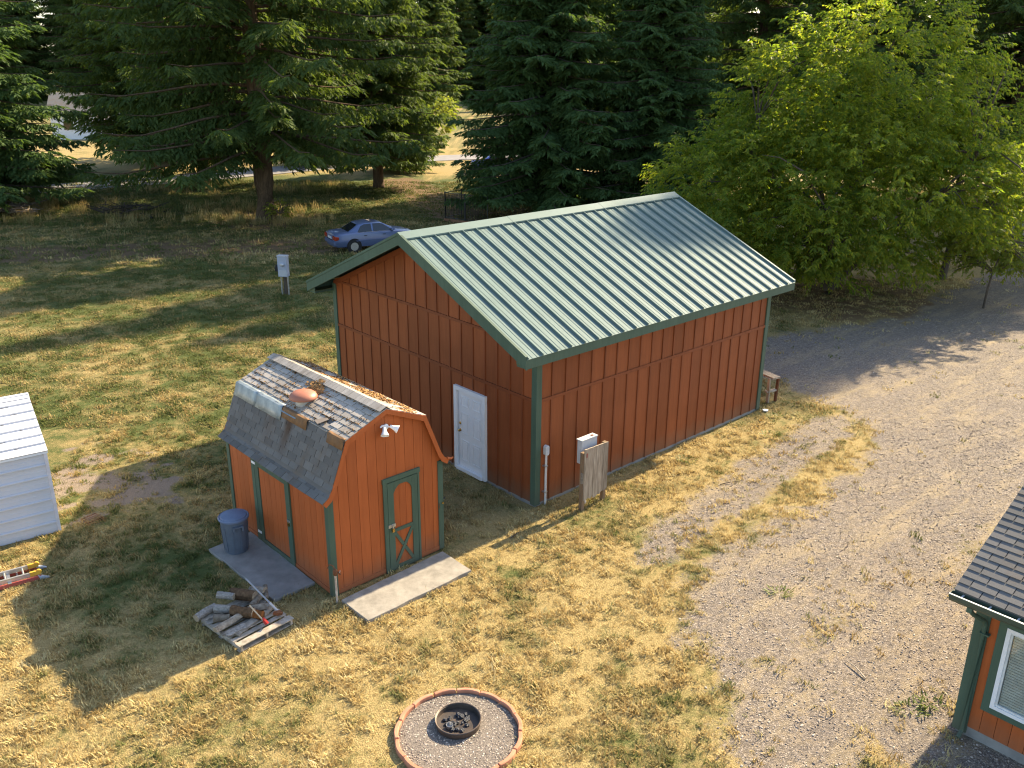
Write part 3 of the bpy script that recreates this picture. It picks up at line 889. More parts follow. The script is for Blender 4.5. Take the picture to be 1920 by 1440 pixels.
# small hooks by the front right corner
MB().tube([(2.47, -.016, 1.05), (2.47, -.05, 1.06), (2.47, -.05, 1.0), (2.49, -.03, .95), (2.47, -.016, .92)], .008, 6).build('hook', M['rust'], shed)
MB().lathe([(.02, 0), (.02, .02), (0, .022)], 10, Matrix.Translation((2.56, -.035, 1.05)) @ Matrix.Rotation(R(90), 4, 'X')).build('eye_bolt', M['brass'], shed)

def shed2w(x, y, z=0.):
    c, s = math.cos(SYAW), math.sin(SYAW)
    return (SX + x * c - y * s, SY + x * s + y * c, z)

# needles and dead leaves on the shed roof
def litter():
    V = []; F = []
    def flake(x, y, z, n, s):
        t = Vector((random.gauss(0, 1), random.gauss(0, 1), 0)); t = (t - n * t.dot(n)).normalized(); b = n.cross(t)
        l, w = s * random.uniform(.5, 1.4), s * random.uniform(.12, .4)
        p = Vector((x, y, z)); i = len(V); up = n * random.uniform(.0, .02)
        V.extend([p, p + t * l * .5 + b * w + up, p + t * l, p + t * l * .5 - b * w]); F.append((i, i + 1, i + 2, i + 3))
    nr = Vector((RZ - BRZ, 0, MX - BRX)).normalized(); nl = Vector((-nr.x, 0, nr.z))
    for i in range(4200):
        f = random.random() ** .8; y = random.uniform(-.08, SLN + .08)
        if vnoise(np.array(f * 5.), np.array(y * 3.)) < random.uniform(.15, .6): continue
        x = MX + .16 + f * (MX - BRX - .18)
        flake(x, y, RZ - (RZ - BRZ) * (x - MX) / (MX - BRX) + .022, nr, .06)
    for i in range(2200):      # caught below each course on the pale slope and round the vent
        r = random.randint(1, 6); y = random.uniform(0, SLN)
        if vnoise(np.array(r * 3.3), np.array(y * 2.1)) < random.uniform(.35, .7): continue
        s = (r * .14 - .012 + random.gauss(0, .006)) / (MX - BRX) * (MX - BRX) * t_up.x
        x = BRX + s
        flake(x, y, BRZ + (RZ - BRZ) * (x - BRX) / (MX - BRX) + .020, nl, .05)
    for i in range(420):
        q = random.uniform(-.4, 1.9); rr = random.uniform(.19, .34)
        x = .70 + rr * math.cos(q); y = 1.78 + rr * math.sin(q) * 1.1
        if x > MX - .15: continue
        flake(x, y, BRZ + (RZ - BRZ) * (x - BRX) / (MX - BRX) + .025 + random.uniform(0, .03), nl, .07)
    for i in range(150):
        x = random.uniform(.98, 1.16); y = 1.95 + random.gauss(0, .1)
        flake(x, y, BRZ + (RZ - BRZ) * (x - BRX) / (MX - BRX) + .03 + random.uniform(0, .04), nl, .08)
    me = np_mesh('pine_needle_litter', [tuple(v) for v in V], F, plain('dead needles', (.42, .23, .075), (.20, .10, .04), 18, .9))
    o = link('pine_needle_litter', me, None); o.location = (SX, SY, 0); o.rotation_euler = (0, 0, SYAW)
    tag(o, 'rusty fallen needles and dead leaves lying on the shed roof', 'needle litter', kind='stuff')
litter()

# ------------------------------------------------------------------ concrete slabs at the shed
def slab(name, pts, z0, z1, mat, label, cat):
    mb = MB(); n = len(pts)
    q = []
    for i in range(n):
        a = Vector(pts[i]); b = Vector(pts[(i + 1) % n]); L = (b - a).length; k = max(1, int(L / .3))
        nn = Vector((-(b - a).y, (b - a).x)).normalized()
        for j in range(k):
            w = random.uniform(-.014, .014) if j else 0
            q.append((a + (b - a) * j / k + nn * w)[:])
    mb.prism(q, 'z', z0, z1)
    return tag(mb.build(name, mat, bevel=.008), label, cat)
slab('concrete_slab', [(-3.09, 13.93), (-2.51, 13.30), (-.76, 14.97), (-1.37, 15.66)], -.06, .075, M['concrete'], 'pale concrete step slab in front of the shed\'s narrow front door', 'slab')
slab('concrete_slab', [(-6.10, 15.72), (-4.33, 13.95), (-3.70, 14.55), (-5.45, 16.45)], -.05, .045, M['concrete2'], 'grey concrete slab under the plastic bin beside the shed\'s wide door', 'slab')

# ------------------------------------------------------------------ plastic bin
bn = empty('trash_can', (-5.52, 15.72, .045), .9, 'grey blue plastic trash can with lid beside the red shed', 'trash can')
mbin = plain('grey blue plastic', (.125, .15, .19), (.10, .12, .155), 5, .45, .4)
mlid = plain('faded blue lid', (.155, .195, .28), (.12, .155, .23), 4, .5, .4)
MB().lathe([(.215, 0), (.225, .02), (.262, .62), (.275, .70), (.275, .735), (.255, .735), (.24, .62)], 36).build('body', mbin, bn, smooth=35)
MB().lathe([(.298, .725), (.302, .755), (.285, .772), (.262, .764), (.25, .785), (.16, .803), (.05, .81), (0, .81)], 36).build('lid', mlid, bn, smooth=35)
for s in (0, 1):
    q = math.pi * s - 1.9
    Mh = Matrix.Rotation(q, 4, 'Z')
    mb = MB()
    for (y0, y1, z0, z1) in ((-.10, .10, .62, .65), (-.10, -.07, .54, .62), (.07, .10, .54, .62)):
        mb.box(.255, .315, y0, y1, z0, z1, Mh)
    mb.build('handle', mbin, bn)
for k in range(10):
    Mh = Matrix.Rotation(2 * math.pi * (k + .3) / 10, 4, 'Z')
    MB().prism([(.228, .05), (.262, .58), (.270, .58), (.236, .05)], 'y', -.008, .008, Mh).build('rib', mbin, bn)

# ------------------------------------------------------------------ pallet with firewood and tools
PAN = math.atan2(.83, .71)
pal = empty('pallet', (-4.63, 13.26, .0), PAN, 'weathered grey timber pallet on the grass holding firewood', 'pallet')
# local x along the deck boards, y towards the back left
PLX, PLY = 1.08, 1.24
yb = -PLY / 2
bws = [.14, .09, .09, .09, .10, .09, .09, .14]
gap = (PLY - sum(bws)) / (len(bws) - 1)
for w in bws:
    piece('deck_board', M['pallet_wood'], pal, (jit(.008), yb + w / 2, .122 + jit(.002)), (PLX + jit(.015), w, .017), (1, jit(.008), jit(.004)))
    yb += w + gap
for x in (-.5, 0, .5): piece('stringer', M['pallet_wood'], pal, (x, 0, .068), (.038, PLY, .088))
for y in (-.56, 0, .56): piece('base_board', M['pallet_wood'], pal, (0, y, .014), (PLX, .09, .016))

def log(name, L, r, kind, lx, ly, z, ang, tilt, label, n=12):
    r *= .84; L *= .92; z = .132 + (z - .132) * .84
    """split or round log lying on the pallet; local pallet coordinates"""
    mats = {'birch': LOGM[0], 'brown': LOGM[1], 'split': LOGM[2], 'rot': LOGM[3]}
    mb = MB(); seg = 6; rings = []
    sd_ = random.uniform(0, 99)
    if kind == 'split':
        sec = [(math.cos(q) * r, math.sin(q) * r) for q in [R(a) for a in (-100, -60, -20, 20, 60, 100)]] + [(-r * .35, .06 * r)]
    else:
        sec = [(math.cos(2 * math.pi * k / n) * r, math.sin(2 * math.pi * k / n) * r) for k in range(n)]
    vs = []; m_ = len(sec)
    for i in range(seg + 1):
        x = (i / seg - .5) * L; tp = 1 - .08 * i / seg
        bend = .005 * math.sin(i * .9 + sd_)
        for j, (a, b) in enumerate(sec):
            k = tp * (1 + .09 * math.sin(j * 2.3 + i * .5 + sd_) * (1 if kind != 'split' else .5))
            vs.append((x, a * k + bend, b * k))
    fs = [(i * m_ + j, i * m_ + (j + 1) % m_, (i + 1) * m_ + (j + 1) % m_, (i + 1) * m_ + j) for i in range(seg) for j in range(m_)]
    mb.add(vs, fs)
    o = mb.build(name, mats[kind], smooth=45)
    ends = MB(); ends.add(vs[:m_], [tuple(range(m_))[::-1]]).add(vs[-m_:], [tuple(range(m_))])
    ends.build('cut_end', LOGM[4] if kind != 'rot' else LOGM[3], o)
    c, s = math.cos(PAN), math.sin(PAN)
    o.location = (-4.63 + lx * c - ly * s, 13.26 + lx * s + ly * c, z)
    o.rotation_euler = (random.uniform(0, 6) if kind != 'split' else R(90 + random.uniform(-30, 30)), -tilt, PAN + ang)
    return tag(o, label, 'log', 'firewood on the pallet')
def birch():
    m = N('white bark with dark marks'); p = m.pos()
    a = m.noise(m.scaled(p, (22, 22, 40)), 1, 6, .75); b = m.noise(p, 11, 3)
    c = m.ramp(a, [(.30, (.07, .06, .05)), (.46, (.24, .21, .18)), (.75, (.45, .41, .36))])
    c = m.mix(m.mapr(b, .55, .7, 0, .6), c, (.22, .17, .12))
    return m.done(m.bsdf(c, .85, .2, 0, a, .01, .6))
LOGM = [birch(), plain('brown flaky bark', (.20, .115, .06), (.07, .04, .022), 16, .9, .15, bump=.9, bd=.02),
        plain('split grey timber', (.42, .345, .26), (.15, .11, .075), 12, .85, .2, bump=.6, jitter=.35), plain('rotten orange wood', (.30, .115, .035), (.12, .05, .02), 14, .95, .1, bump=.8, bd=.02),
        plain('sawn log end', (.42, .34, .24), (.27, .20, .13), 20, .9, .15, bump=.4)]
TOPZ = .132
log('log', .46, .085, 'birch', -.42, .60, TOPZ + .08, R(8), .02, 'white barked log overhanging the far left corner of the pallet')
log('log', .34, .080, 'birch', .02, .64, TOPZ + .20, R(-60), -.03, 'short pale peeled log raised on the back of the woodpile')
log('log', .42, .09, 'birch', -.15, .40, TOPZ + .10, R(-55), .05, 'birch log in the middle left of the pallet beside the brown one')
log('log', .52, .125, 'brown', .27, .48, TOPZ + .16, R(-65), .05, 'thickest brown barked log lying across the back of the pallet')
log('log', .46, .115, 'brown', -.02, .06, TOPZ + .13, R(-62), .02, 'brown barked log with a rotten orange end at the pallet centre')
log('log', .22, .10, 'rot', .12, -.17, TOPZ + .10, R(-60), .05, 'rotten orange stump end beside the red hatchet')
log('log', .62, .085, 'split', -.33, .02, TOPZ + .075, R(6), .02, 'split grey log with pale face near the pallet\'s left edge')
log('log', .34, .075, 'split', .36, .22, TOPZ + .09, R(25), .1, 'narrow tan split log standing out right of the brown log')
log('log', .36, .095, 'split', .25, .02, TOPZ + .07, R(-30), .05, 'blue grey split log on the pallet beneath the long maul handle')
log('log', .36, .10, 'split', .55, .44, TOPZ + .11, R(-70), .2, 'grey split log leaning at the back right corner of the pallet')
log('log', .32, .055, 'split', .62, .30, TOPZ + .12, R(60), .35, 'thin yellowish stick of firewood poking up at the pallet\'s right edge')
log('log', .30, .08, 'split', -.32, .26, TOPZ + .06, R(-40), .0, 'small dark grey split log between the two white barked logs')
# split boards and bark lying on the front
def scrap(name, cx, cy, sx, sy, ang, z, mat, label, tilt=0.):
    c, s = math.cos(PAN), math.sin(PAN)
    mb = MB(); n = 5; top_ = []; 
    for i in range(n + 1): top_.append((-sx / 2 + sx * i / n, sy / 2 * random.uniform(.55, 1)))
    poly = top_ + [(x, -y_ * random.uniform(.7, 1)) for x, y_ in top_[::-1]]
    mb.prism(poly, 'z', -.012, .014)
    o = mb.build(name, mat); o.location = (-4.63 + cx * c - cy * s, 13.26 + cx * s + cy * c, z); o.rotation_euler = (tilt, jit(.08), PAN + ang)
    return tag(o, label, name.replace('_', ' '))
scrap('wood_slab', -.18, -.25, .48, .20, R(12), TOPZ + .035, M['pallet_wood'], 'light brown flat slab of wood across the front of the pallet', .08)
scrap('bark_sheet', -.36, -.24, .36, .15, R(-8), TOPZ + .055, LOGM[0], 'curled grey piece of bark on the front left of the pallet', .15)
scrap('bark_sheet', .30, -.16, .34, .12, R(20), TOPZ + .03, LOGM[2], 'narrow grey sheet of bark right of the red hatchet', .1)
# maul and hatchet
def toolpt(lx, ly, z):
    c, s = math.cos(PAN), math.sin(PAN)
    return Vector((-4.63 + lx * c - ly * s, 13.26 + lx * s + ly * c, z))
a, b = toolpt(.44, .62, TOPZ + .33), toolpt(.42, -.40, TOPZ + .07)
mo = empty('splitting_maul', b, 0, 'long grey handled splitting maul lying across the firewood', 'maul')
dv = a - b
MB().tube([dv * .0, dv * .5, dv], [.017, .015, .016], 9).build('handle', plain('grey fibreglass', (.42, .40, .40), rough=.5), mo, smooth=60)
MB().tube([dv * .03, dv * .28], [.021, .021], 9).build('grip', plain('pale worn grip', (.72, .62, .55), rough=.6), mo, smooth=60)
qq = dv.normalized().to_track_quat('X', 'Z').to_matrix().to_4x4()
MB().prism([(-.035, -.04), (.045, -.03), (.05, .11), (.035, .12), (-.025, .06)], 'z', -.03, .03, qq @ Matrix.Rotation(R(15), 4, 'X')).build('head', M['rust'], mo)
a, b = toolpt(.03, -.10, TOPZ + .29), toolpt(.10, -.43, TOPZ + .05)
ho = empty('hatchet', b, 0, 'red headed hatchet leaning on the rotten log end on the pallet', 'hatchet')
dv = a - b
MB().tube([dv * 0, dv * .6, dv], [.013, .012, .014], 8).build('handle', plain('pale hickory', (.62, .48, .32), rough=.6), ho, smooth=60)
rp = plain('red tool enamel', (.55, .035, .025), (.40, .03, .02), 9, .45)
qq = dv.normalized().to_track_quat('X', 'Z').to_matrix().to_4x4()
MB().prism([(-.03, -.03), (.04, -.03), (.075, .10), (-.06, .11)], 'z', -.018, .018, qq @ Matrix.Rotation(R(70), 4, 'X')).build('head', rp, ho)

# ------------------------------------------------------------------ yard hydrant at the shed corner
hy = empty('yard_hydrant', (-3.17, 13.94, 0), .3, 'slim yard hydrant pipe with rusty head by the shed corner', 'hydrant')
MB().tube([(0, 0, -.05), (0, 0, .60)], .021, 10).build('pipe', plain('chalky white pipe', (.58, .50, .42), (.36, .27, .2), 9, .8), hy, smooth=60)
MB().lathe([(.028, .58), (.04, .60), (.042, .68), (.025, .71), (0, .715)], 12).tube([(0, 0, .64), (.06, -.02, .645), (.09, -.03, .60)], .017, 8).build('head', M['rust'], hy, smooth=50)
MB().tube([(0, 0, .70), (-.03, .02, .77), (-.09, .06, .79), (-.13, .08, .70)], .010, 6).build('lever', M['rust'], hy)
MB().tube([(.07, -.03, .635), (.09, .03, .64)], .012, 6).build('spout', M['steel'], hy)

# ------------------------------------------------------------------ meter board, conduit
brd = empty('meter_board', bar2w(1.03, -.83), BYAW, 'weathered timber board on two posts with a grey meter box behind', 'meter board')
pl_ = [-.38, -.235, -.09, .055, .20, .345 + .035]
for i in range(5):
    x0, x1 = pl_[i] + .003, pl_[i + 1] - .003
    lo = .27 + random.uniform(-.06, .08); t0 = 1.47 - .03 * (x0 + .38); t1 = 1.47 - .03 * (x1 + .38)
    MB().prism([(x0, lo), ((x0 + x1) / 2, lo - random.uniform(0, .05)), (x1, lo + .03), (x1, t1 - jit(.006)), (x0, t0)], 'y', -.030 - random.uniform(0, .004), -.006).build('plank', M['old_wood'], brd)
post_m = plain('brown weathered post', (.30, .20, .12), (.15, .10, .06), 1, .9, .2, bump=.6, stretch=(20, 20, 2))
for x in (-.36, .33): MB().box(x - .045, x + .045, -.004, .085, -.1, 1.38 if x < 0 else 1.44).build('post', post_m, brd)
MB().box(-.34, .36, .086, .11, 1.1, 1.22).build('cleat', post_m, brd)
piece('loose_strip', M['pallet_wood'], brd, (-.40, .02, .78), (.03, .05, .26), (1, 0, .05))
bx = MB().box(-.33, .16, .112, .26, 1.05, 1.60).build('meter_box', M['meter'], brd, bevel=.012)
MB().box(-.34, .17, .105, .275, 1.602, 1.622).build('box_lid', plain('light grey enamel lid', (.66, .66, .64), rough=.4), bx)
MB().box(.02, .09, .15, .21, 1.623, 1.628).build('lid_plate', M['rust'], bx)
MB().tube([(-.1, .18, -.05), (-.1, .18, 1.06)], .028, 8).build('riser_pipe', M['pvc'], bx, smooth=60)
tag(pbox('paint_scrap', plain('red paint scrap', (.30, .05, .03)), brd, -.335, -.30, -.036, -.0345, 1.27, 1.37), 'small red mark on the board')

cd = empty('conduit_riser', bar2w(.25, -.075), BYAW, 'grey plastic conduit pipe with a small box against the barn corner', 'conduit')
MB().tube([(0, 0, -.05), (0, 0, 1.24)], .027, 10).build('pipe', M['pvc'], cd, smooth=60)
MB().prism([(-.055, 1.24), (-.03, 1.205), (.03, 1.205), (.055, 1.24), (.055, 1.40), (.03, 1.435), (-.03, 1.435), (-.055, 1.40)], 'y', -.05, .045).build('junction_box', plain('light grey plastic box', (.60, .60, .60), rough=.5), cd, bevel=.006)
for z in (.30, .93): MB().box(-.06, .035, -.032, .06, z, z + .022).build('clip', M['steel'], cd)

# ------------------------------------------------------------------ utility pedestal on the lawn
pd_ = empty('utility_pedestal', (-9.5, 36.3, 0), -.15, 'grey metal utility pedestal with a round meter standing on the lawn', 'pedestal')
blue_g = plain('blue grey enamel', (.40, .43, .50), (.33, .36, .43), 5, .4)
MB().box(-.20, .20, -.13, .13, .76, 1.62).build('cabinet', blue_g, pd_, bevel=.015)
MB().box(-.215, .215, -.15, .145, 1.621, 1.645).build('cap', M['meter'], pd_)
Mr = Matrix.Translation((.02, -.13, 1.28)) @ Matrix.Rotation(R(90), 4, 'X')
MB().lathe([(.085, 0), (.085, .04), (.075, .05), (.075, .09), (.05, .12), (0, .125)], 18, Mr).build('meter_dome', plain('pale meter ring', (.62, .64, .66), rough=.25, metal=.4), pd_, smooth=40)
MB().box(-.16, .18, -.136, -.131, .80, 1.05).build('lower_door', M['meter'], pd_)
for x, m_ in ((-.13, M['steel']), (.16, M['steel'])): MB().tube([(x, 0, -.05), (x, 0, .77)], .035, 8).build('leg', m_, pd_, smooth=60)
MB().box(-.06, .07, .02, .12, -.1, .77).build('post', M['bark_grey'], pd_)
MB().lathe([(.10, 0), (.10, .10), (.05, .14), (0, .145)], 14, Matrix.Translation((-.20, .0, 1.15)) @ Matrix.Rotation(R(-90), 4, 'Y')).box(-.33, -.205, -.1, .08, .98, 1.14).build('outlet_box', M['black'], pd_, smooth=40)
MB().tube([(-.30, 0, 1.2), (-.42, -.02, 1.32), (-.40, -.02, 1.12), (-.33, 0, 1.02)], .012, 6).build('cable', M['black'], pd_)

# ------------------------------------------------------------------ white metal shed at the left
WA = math.atan2(.578, .816)
ws = empty('metal_shed', (-9.47, 16.49, 0), WA, 'white ribbed metal shed at the left edge of the yard', 'shed')
# local x runs back along the wall away from the frame edge (negative), y up the roof
LW, WE, WR, WD = 6.0, 1.84, 2.52, 1.66
wm = plain('white ribbed steel', (.62, .62, .65), (.58, .58, .61), 2.0, .4, .5)
MB().prism([(.02, -.05), (2 * WD - .02, -.05), (2 * WD - .02, WE), (WD, WR - .03), (.02, WE)], 'x', -LW, -.02).build('wall', plain('white steel end wall', (.74, .74, .75), rough=.4), ws)
nb = 7; hb = WE / nb
for k in range(nb):
    z0 = k * hb
    prof = [(.018, z0 + .001), (-.001, z0 + .001), (-.001, z0 + hb * .36), (-.006, z0 + hb * .38), (-.001, z0 + hb * .40), (-.001, z0 + hb * .68), (-.006, z0 + hb * .70), (-.001, z0 + hb * .72),
            (-.001, z0 + hb * .82), (-.040, z0 + hb * .87), (-.040, z0 + hb * .95), (-.001, z0 + hb - .001), (.018, z0 + hb - .001)]
    MB().prism(prof, 'x', -LW, -.03).build('wall_panel', wm, ws)
sl_ = math.hypot(WD + .05, WR - WE); uu = Vector((0, WD + .05, WR - WE)).normalized(); nn_ = Vector((0, -(WR - WE), WD + .05)).normalized()
nr_ = 7; hr = sl_ / nr_
for s in (0, 1):
    for k in range(nr_):
        mb = MB()
        prof = [(0, 0), (0, .02), (hr * .82, .02), (hr * .86, .055), (hr * .94, .055), (hr - .002, .02), (hr - .002, 0)]
        O_ = Vector((0, -.05, WE))
        def P_(a, n_):
            p = O_ + uu * (k * hr + a) + nn_ * n_
            return (p.y if not s else 2 * WD - p.y, p.z)
        mb.prism([P_(a, n_) for a, n_ in prof], 'x', -LW - .05, .05)
        mb.build('roof_panel', wm, ws)
MB().box(-.035, .03, -.035, .10, .02, WE - .02).build('corner_trim', plain('pinkish white trim', (.76, .72, .74), rough=.4), ws)
MB().box(-LW, .045, -.045, -.030, WE - .05, WE - .004).build('eave_trim', M['white'], ws)
MB().prism([(WD - .14, WR - .02), (WD, WR + .05), (WD + .14, WR - .02), (WD, WR + .035)], 'x', -LW - .05, .055).build('ridge_cap', wm, ws)
scr = MB()
for k in range(26):
    x = -random.uniform(.2, 2.4); t_ = random.uniform(.1, 1.5); l_ = random.uniform(.03, .22)
    kk = round(t_ / hr) * hr - hr * .18
    p = Vector((0, -.05, WE)) + uu * max(kk, .05) + nn_ * .0225
    Mx = Matrix((Vector((1, 0, 0)), uu, nn_)).transposed().to_4x4(); Mx.translation = Vector((x, p.y, p.z))
    scr.box(-l_ / 2, l_ / 2, -.008, .008, -.001, .0015, Mx)
scr.build('rust_marks', plain('dark rusty scratches', (.10, .07, .05), rough=.9), ws)['kind'] = 'stuff'

# ------------------------------------------------------------------ extension ladder on the grass
la = empty('extension_ladder', (-9.05, 14.83, 0), R(214), 'extension ladder with red and grey rails lying by the white shed', 'ladder')
alu = plain('brushed aluminium', (.66, .64, .60), (.52, .50, .47), 9, .4, .5, metal=.7)
redr = plain('faded red fibreglass rail', (.42, .10, .085), (.32, .07, .06), 5, .5)
# local x along the ladder away from its feet
for (y, z, m_, nm) in ((-.22, .045, redr, 'lower_rail'), (.20, .045, redr, 'lower_rail'), (-.17, .125, alu, 'upper_rail'), (.15, .125, alu, 'upper_rail')):
    MB().box(.0, 4.4, y - .018, y + .018, z - .04, z + .038).build(nm, m_, la)
for k in range(14):
    x = .28 + k * .305
    MB().tube([(x, -.152, .128), (x, .132, .128)], .017, 8).build('rung', alu, la)
    MB().tube([(x + .1, -.20, .045), (x + .1, .18, .045)], .017, 8).build('rung', alu, la)
yel = plain('yellow plastic end cap', (.70, .40, .05), rough=.5)
for y in (-.17, .15): MB().lathe([(.0, -.02), (.05, -.018), (.052, .018), (0, .02)], 14, Matrix.Translation((.03, y, .14)) @ Matrix.Rotation(R(90), 4, 'X')).box(.0, .18, y - .024, y + .024, .09, .172).build('end_cap', yel, la)
MB().prism([(-.14, .0), (.02, .0), (.05, .09), (-.05, .05)], 'y', -.25, -.19).prism([(-.14, .0), (.02, .0), (.05, .09), (-.05, .05)], 'y', .17, .23).build('foot', plain('pale blue grey shoe', (.42, .46, .52), rough=.6), la)
for x in (.5, 1.7, 2.9): MB().box(x, x + .06, -.25, .23, .085, .092).build('strap', M['steel'], la)

# small dark wire rack left by the metal shed
rk = empty('wire_rack', (-9.12, 17.05, .02), R(-35), 'small dark wire rack lying on bare soil by the metal shed', 'rack')
for k in range(7): MB().tube([(-.02, -.15 + .05 * k, .02), (.42, -.19 + .06 * k, .03)], .006, 5).build('tine', M['rust'], rk)
MB().tube([(0, -.17, .02), (0, .17, .02)], .008, 5).tube([(.3, -.19, .03), (.3, .18, .03)], .007, 5).build('crossbar', M['rust'], rk)

# ------------------------------------------------------------------ fire pit
PC = Vector((-.75, 10.60))
fp = empty('fire_pit', (PC.x, PC.y, 0), 0, 'round fire pit with terracotta edging ring and dark steel bowl', 'fire pit')
tc = plain('terracotta edging', (.52, .245, .15), (.42, .185, .11), 7, .85, .2, jitter=.10, bump=.3)
NE = 15; Rr = .905
for k in range(NE):
    a0 = 2 * math.pi * k / NE; a1 = a0 + 2 * math.pi / NE - .012
    if k in (4,): a1 -= .02
    n = 6; mb = MB(); poly_o = []; poly_i = []
    for j in range(n + 1):
        q = a0 + (a1 - a0) * j / n
        bulge = .018 * math.sin(math.pi * j / n)
        poly_o.append(((Rr + .032 + bulge) * math.cos(q), (Rr + .032 + bulge) * math.sin(q)))
        poly_i.append(((Rr - .032 + bulge) * math.cos(q), (Rr - .032 + bulge) * math.sin(q)))
    mb.prism(poly_o + poly_i[::-1], 'z', -.06, .075 + jit(.008))
    o = mb.build('edging_brick', tc, fp, bevel=.010)
MB().lathe([(0, .012), (.31, .012), (.33, .018), (.88, .012), (.88, -.05), (0, -.05)], 48).build('gravel_bed', plain('pit gravel', (.36, .31, .265), (.16, .135, .115), 45, .95, .15, bump=1., bd=.03), fp)
rc = (-.02, .20)
Mc = Matrix.Translation((rc[0], rc[1], 0))
bw_ = MB().lathe([(.335, .012), (.345, .10), (.338, .108), (.325, .10), (.315, .03), (.10, .018), (0, .018)], 40, Mc).build('steel_bowl', plain('sooty steel', (.035, .03, .028), (.10, .07, .05), 5, .55, .5, metal=.3), fp, smooth=40)
MB().lathe([(.338, .107), (.349, .113), (.344, .121), (.333, .117)], 40, Mc, close=True).build('rim', plain('heat tinted rim', (.22, .17, .13), (.09, .06, .05), 6, .45, .5, metal=.5), bw_, smooth=60)
ash = plain('wet ash and charcoal', (.05, .055, .075), (.015, .016, .02), 30, .35, .5, bump=1., bd=.02)
for k in range(26):
    q = random.uniform(0, 6.28); rr = .22 * math.sqrt(random.random()); s = random.uniform(.02, .05)
    MB().lathe([(0, -s * .5), (s, -s * .2), (s * .8, s * .4), (0, s * .6)], 6, Matrix.Translation((rc[0] + rr * math.cos(q), rc[1] + rr * math.sin(q), .035)) @ Matrix.Rotation(q, 4, 'Z') @ Matrix.Rotation(.5, 4, 'X')).build('charcoal', ash, bw_)
MB().lathe([(.05, 0), (.052, .05), (.048, .05), (.046, .004), (0, .004)], 16, Matrix.Translation((rc[0] - .12, rc[1] - .10, .03))).build('tin', M['steel'], bw_, smooth=40)

# ------------------------------------------------------------------ corner of the house (barn axes)
hs_ = empty('house', bar2w(-.17, -9.28), BYAW, 'corner of a red house with charcoal shingle roof and green trim', 'house')
# local x into the house (along the barn's long axis), -y along the window wall
HE = 2.42
HDEP, HLEN = 6.4, 9.0
hsl = .43
def hroof(x): return HE + .10 + hsl * ((x + .45) if x < HDEP / 2 else (HDEP - x + .45))
hg = [(.02, -.1), (HDEP - .02, -.1), (HDEP - .02, HE), (HDEP / 2, HE + hsl * HDEP / 2), (.02, HE)]
MB().prism(hg, 'y', -HLEN, -.02).build('wall', M['dark'], hs_)
MB().box(.0, HDEP, -HLEN, .0, -.1, .16).build('foundation', M['concrete2'], hs_)
# window wall boards
wy1, wy0, wz0, wz1 = -.385, -1.43, .67, 2.02     # window opening (frame outside)
k = 0; y = -.115
while y > -3.2:
    y0 = max(y - .20, -3.2); segs_ = [(.165, HE)]
    if y0 < wy1 + .11 and y > wy0 - .11:
        segs_ = [(.165, wz0 - .10), (wz1 + .10, HE)]
        if y > wy1 + .12: pbox('siding_board', M['shed_red'], hs_, -.014, .02, wy1 + .10, y - .003, wz0 - .099, wz1 + .099)
        if y0 < wy0 - .12: pbox('siding_board', M['shed_red'], hs_, -.014, .02, y0 + .003, wy0 - .10, wz0 - .099, wz1 + .099)
    for z0, z1 in segs_: pbox('siding_board', M['shed_red'], hs_, -.014, .02, y0 + .003, y - .003, z0, z1)
    y -= .20
pbox('siding_sheet', M['shed_red'], hs_, -.014, .02, -HLEN, -3.2, .165, HE)
pbox('siding_sheet', M['shed_red'], hs_, .03, HDEP - .03, -.021, .014, .165, HE)
MB().prism([(.03, HE + .001), (HDEP - .03, HE + .001), (HDEP / 2, HE + hsl * HDEP / 2 - .02)], 'y', -.02, .013).build('gable_sheet', M['shed_red'], hs_)
e = MB().box(-.045, -.015, -.155, .045, .05, HE).box(-.0145, .14, .015, .045, .05, HE); e.build('corner_trim', M['green'], hs_)
for (y0, y1, z0, z1, nm) in ((wy1 + .0, wy1 + .11, wz0 - .10, wz1 + .10, 'window_trim'), (wy0 - .11, wy0, wz0 - .10, wz1 + .10, 'window_trim'),
                         (wy0 + .001, wy1 - .001, wz1, wz1 + .10, 'window_trim'), (wy0 + .001, wy1 - .001, wz0 - .10, wz0, 'window_trim')):
    pbox(nm, M['green'], hs_, -.042, -.002, y0, y1, z0, z1)
win = MB()
fw_ = .055
for (y0, y1, z0, z1) in ((wy0, wy0 + fw_, wz0, wz1), (wy1 - fw_, wy1, wz0, wz1), (wy0 + fw_, wy1 - fw_, wz0, wz0 + fw_), (wy0 + fw_, wy1 - fw_, wz1 - fw_, wz1)):
    win.box(-.05, .03, y0, y1, z0, z1)
wi = win.build('window', M['white'], hs_)
mb = MB()
for (y0, y1, z0, z1) in ((wy0 + fw_, wy0 + fw_ + .03, wz0 + fw_, wz1 - fw_), (wy1 - fw_ - .03, wy1 - fw_, wz0 + fw_, wz1 - fw_), (wy0 + fw_ + .03, wy1 - fw_ - .03, wz0 + fw_, wz0 + fw_ + .03), (wy0 + fw_ + .03, wy1 - fw_ - .03, wz1 - fw_ - .03, wz1 - fw_)):
    mb.box(-.03, .02, y0, y1, z0, z1)
mb.build('sash', plain('off white sash', (.72, .72, .70), rough=.45), wi)
MB().box(-.006, -.002, wy0 + fw_ + .03, wy1 - fw_ - .03, wz0 + fw_ + .03, wz1 - fw_ - .03).build('pane', M['window_glass'], wi)
bl = plain('cream blind slat', (.62, .59, .52), rough=.6)
zz = wz0 + .11
cav = MB().box(.0, .004, wy0 + fw_, wy1 - fw_, wz0 + fw_, wz1 - fw_).build('room_shade_sheet', plain('shadowed room', (.10, .09, .075)), wi).location.x = .014  # flat sheet behind the slats, the room's shade put into its colour
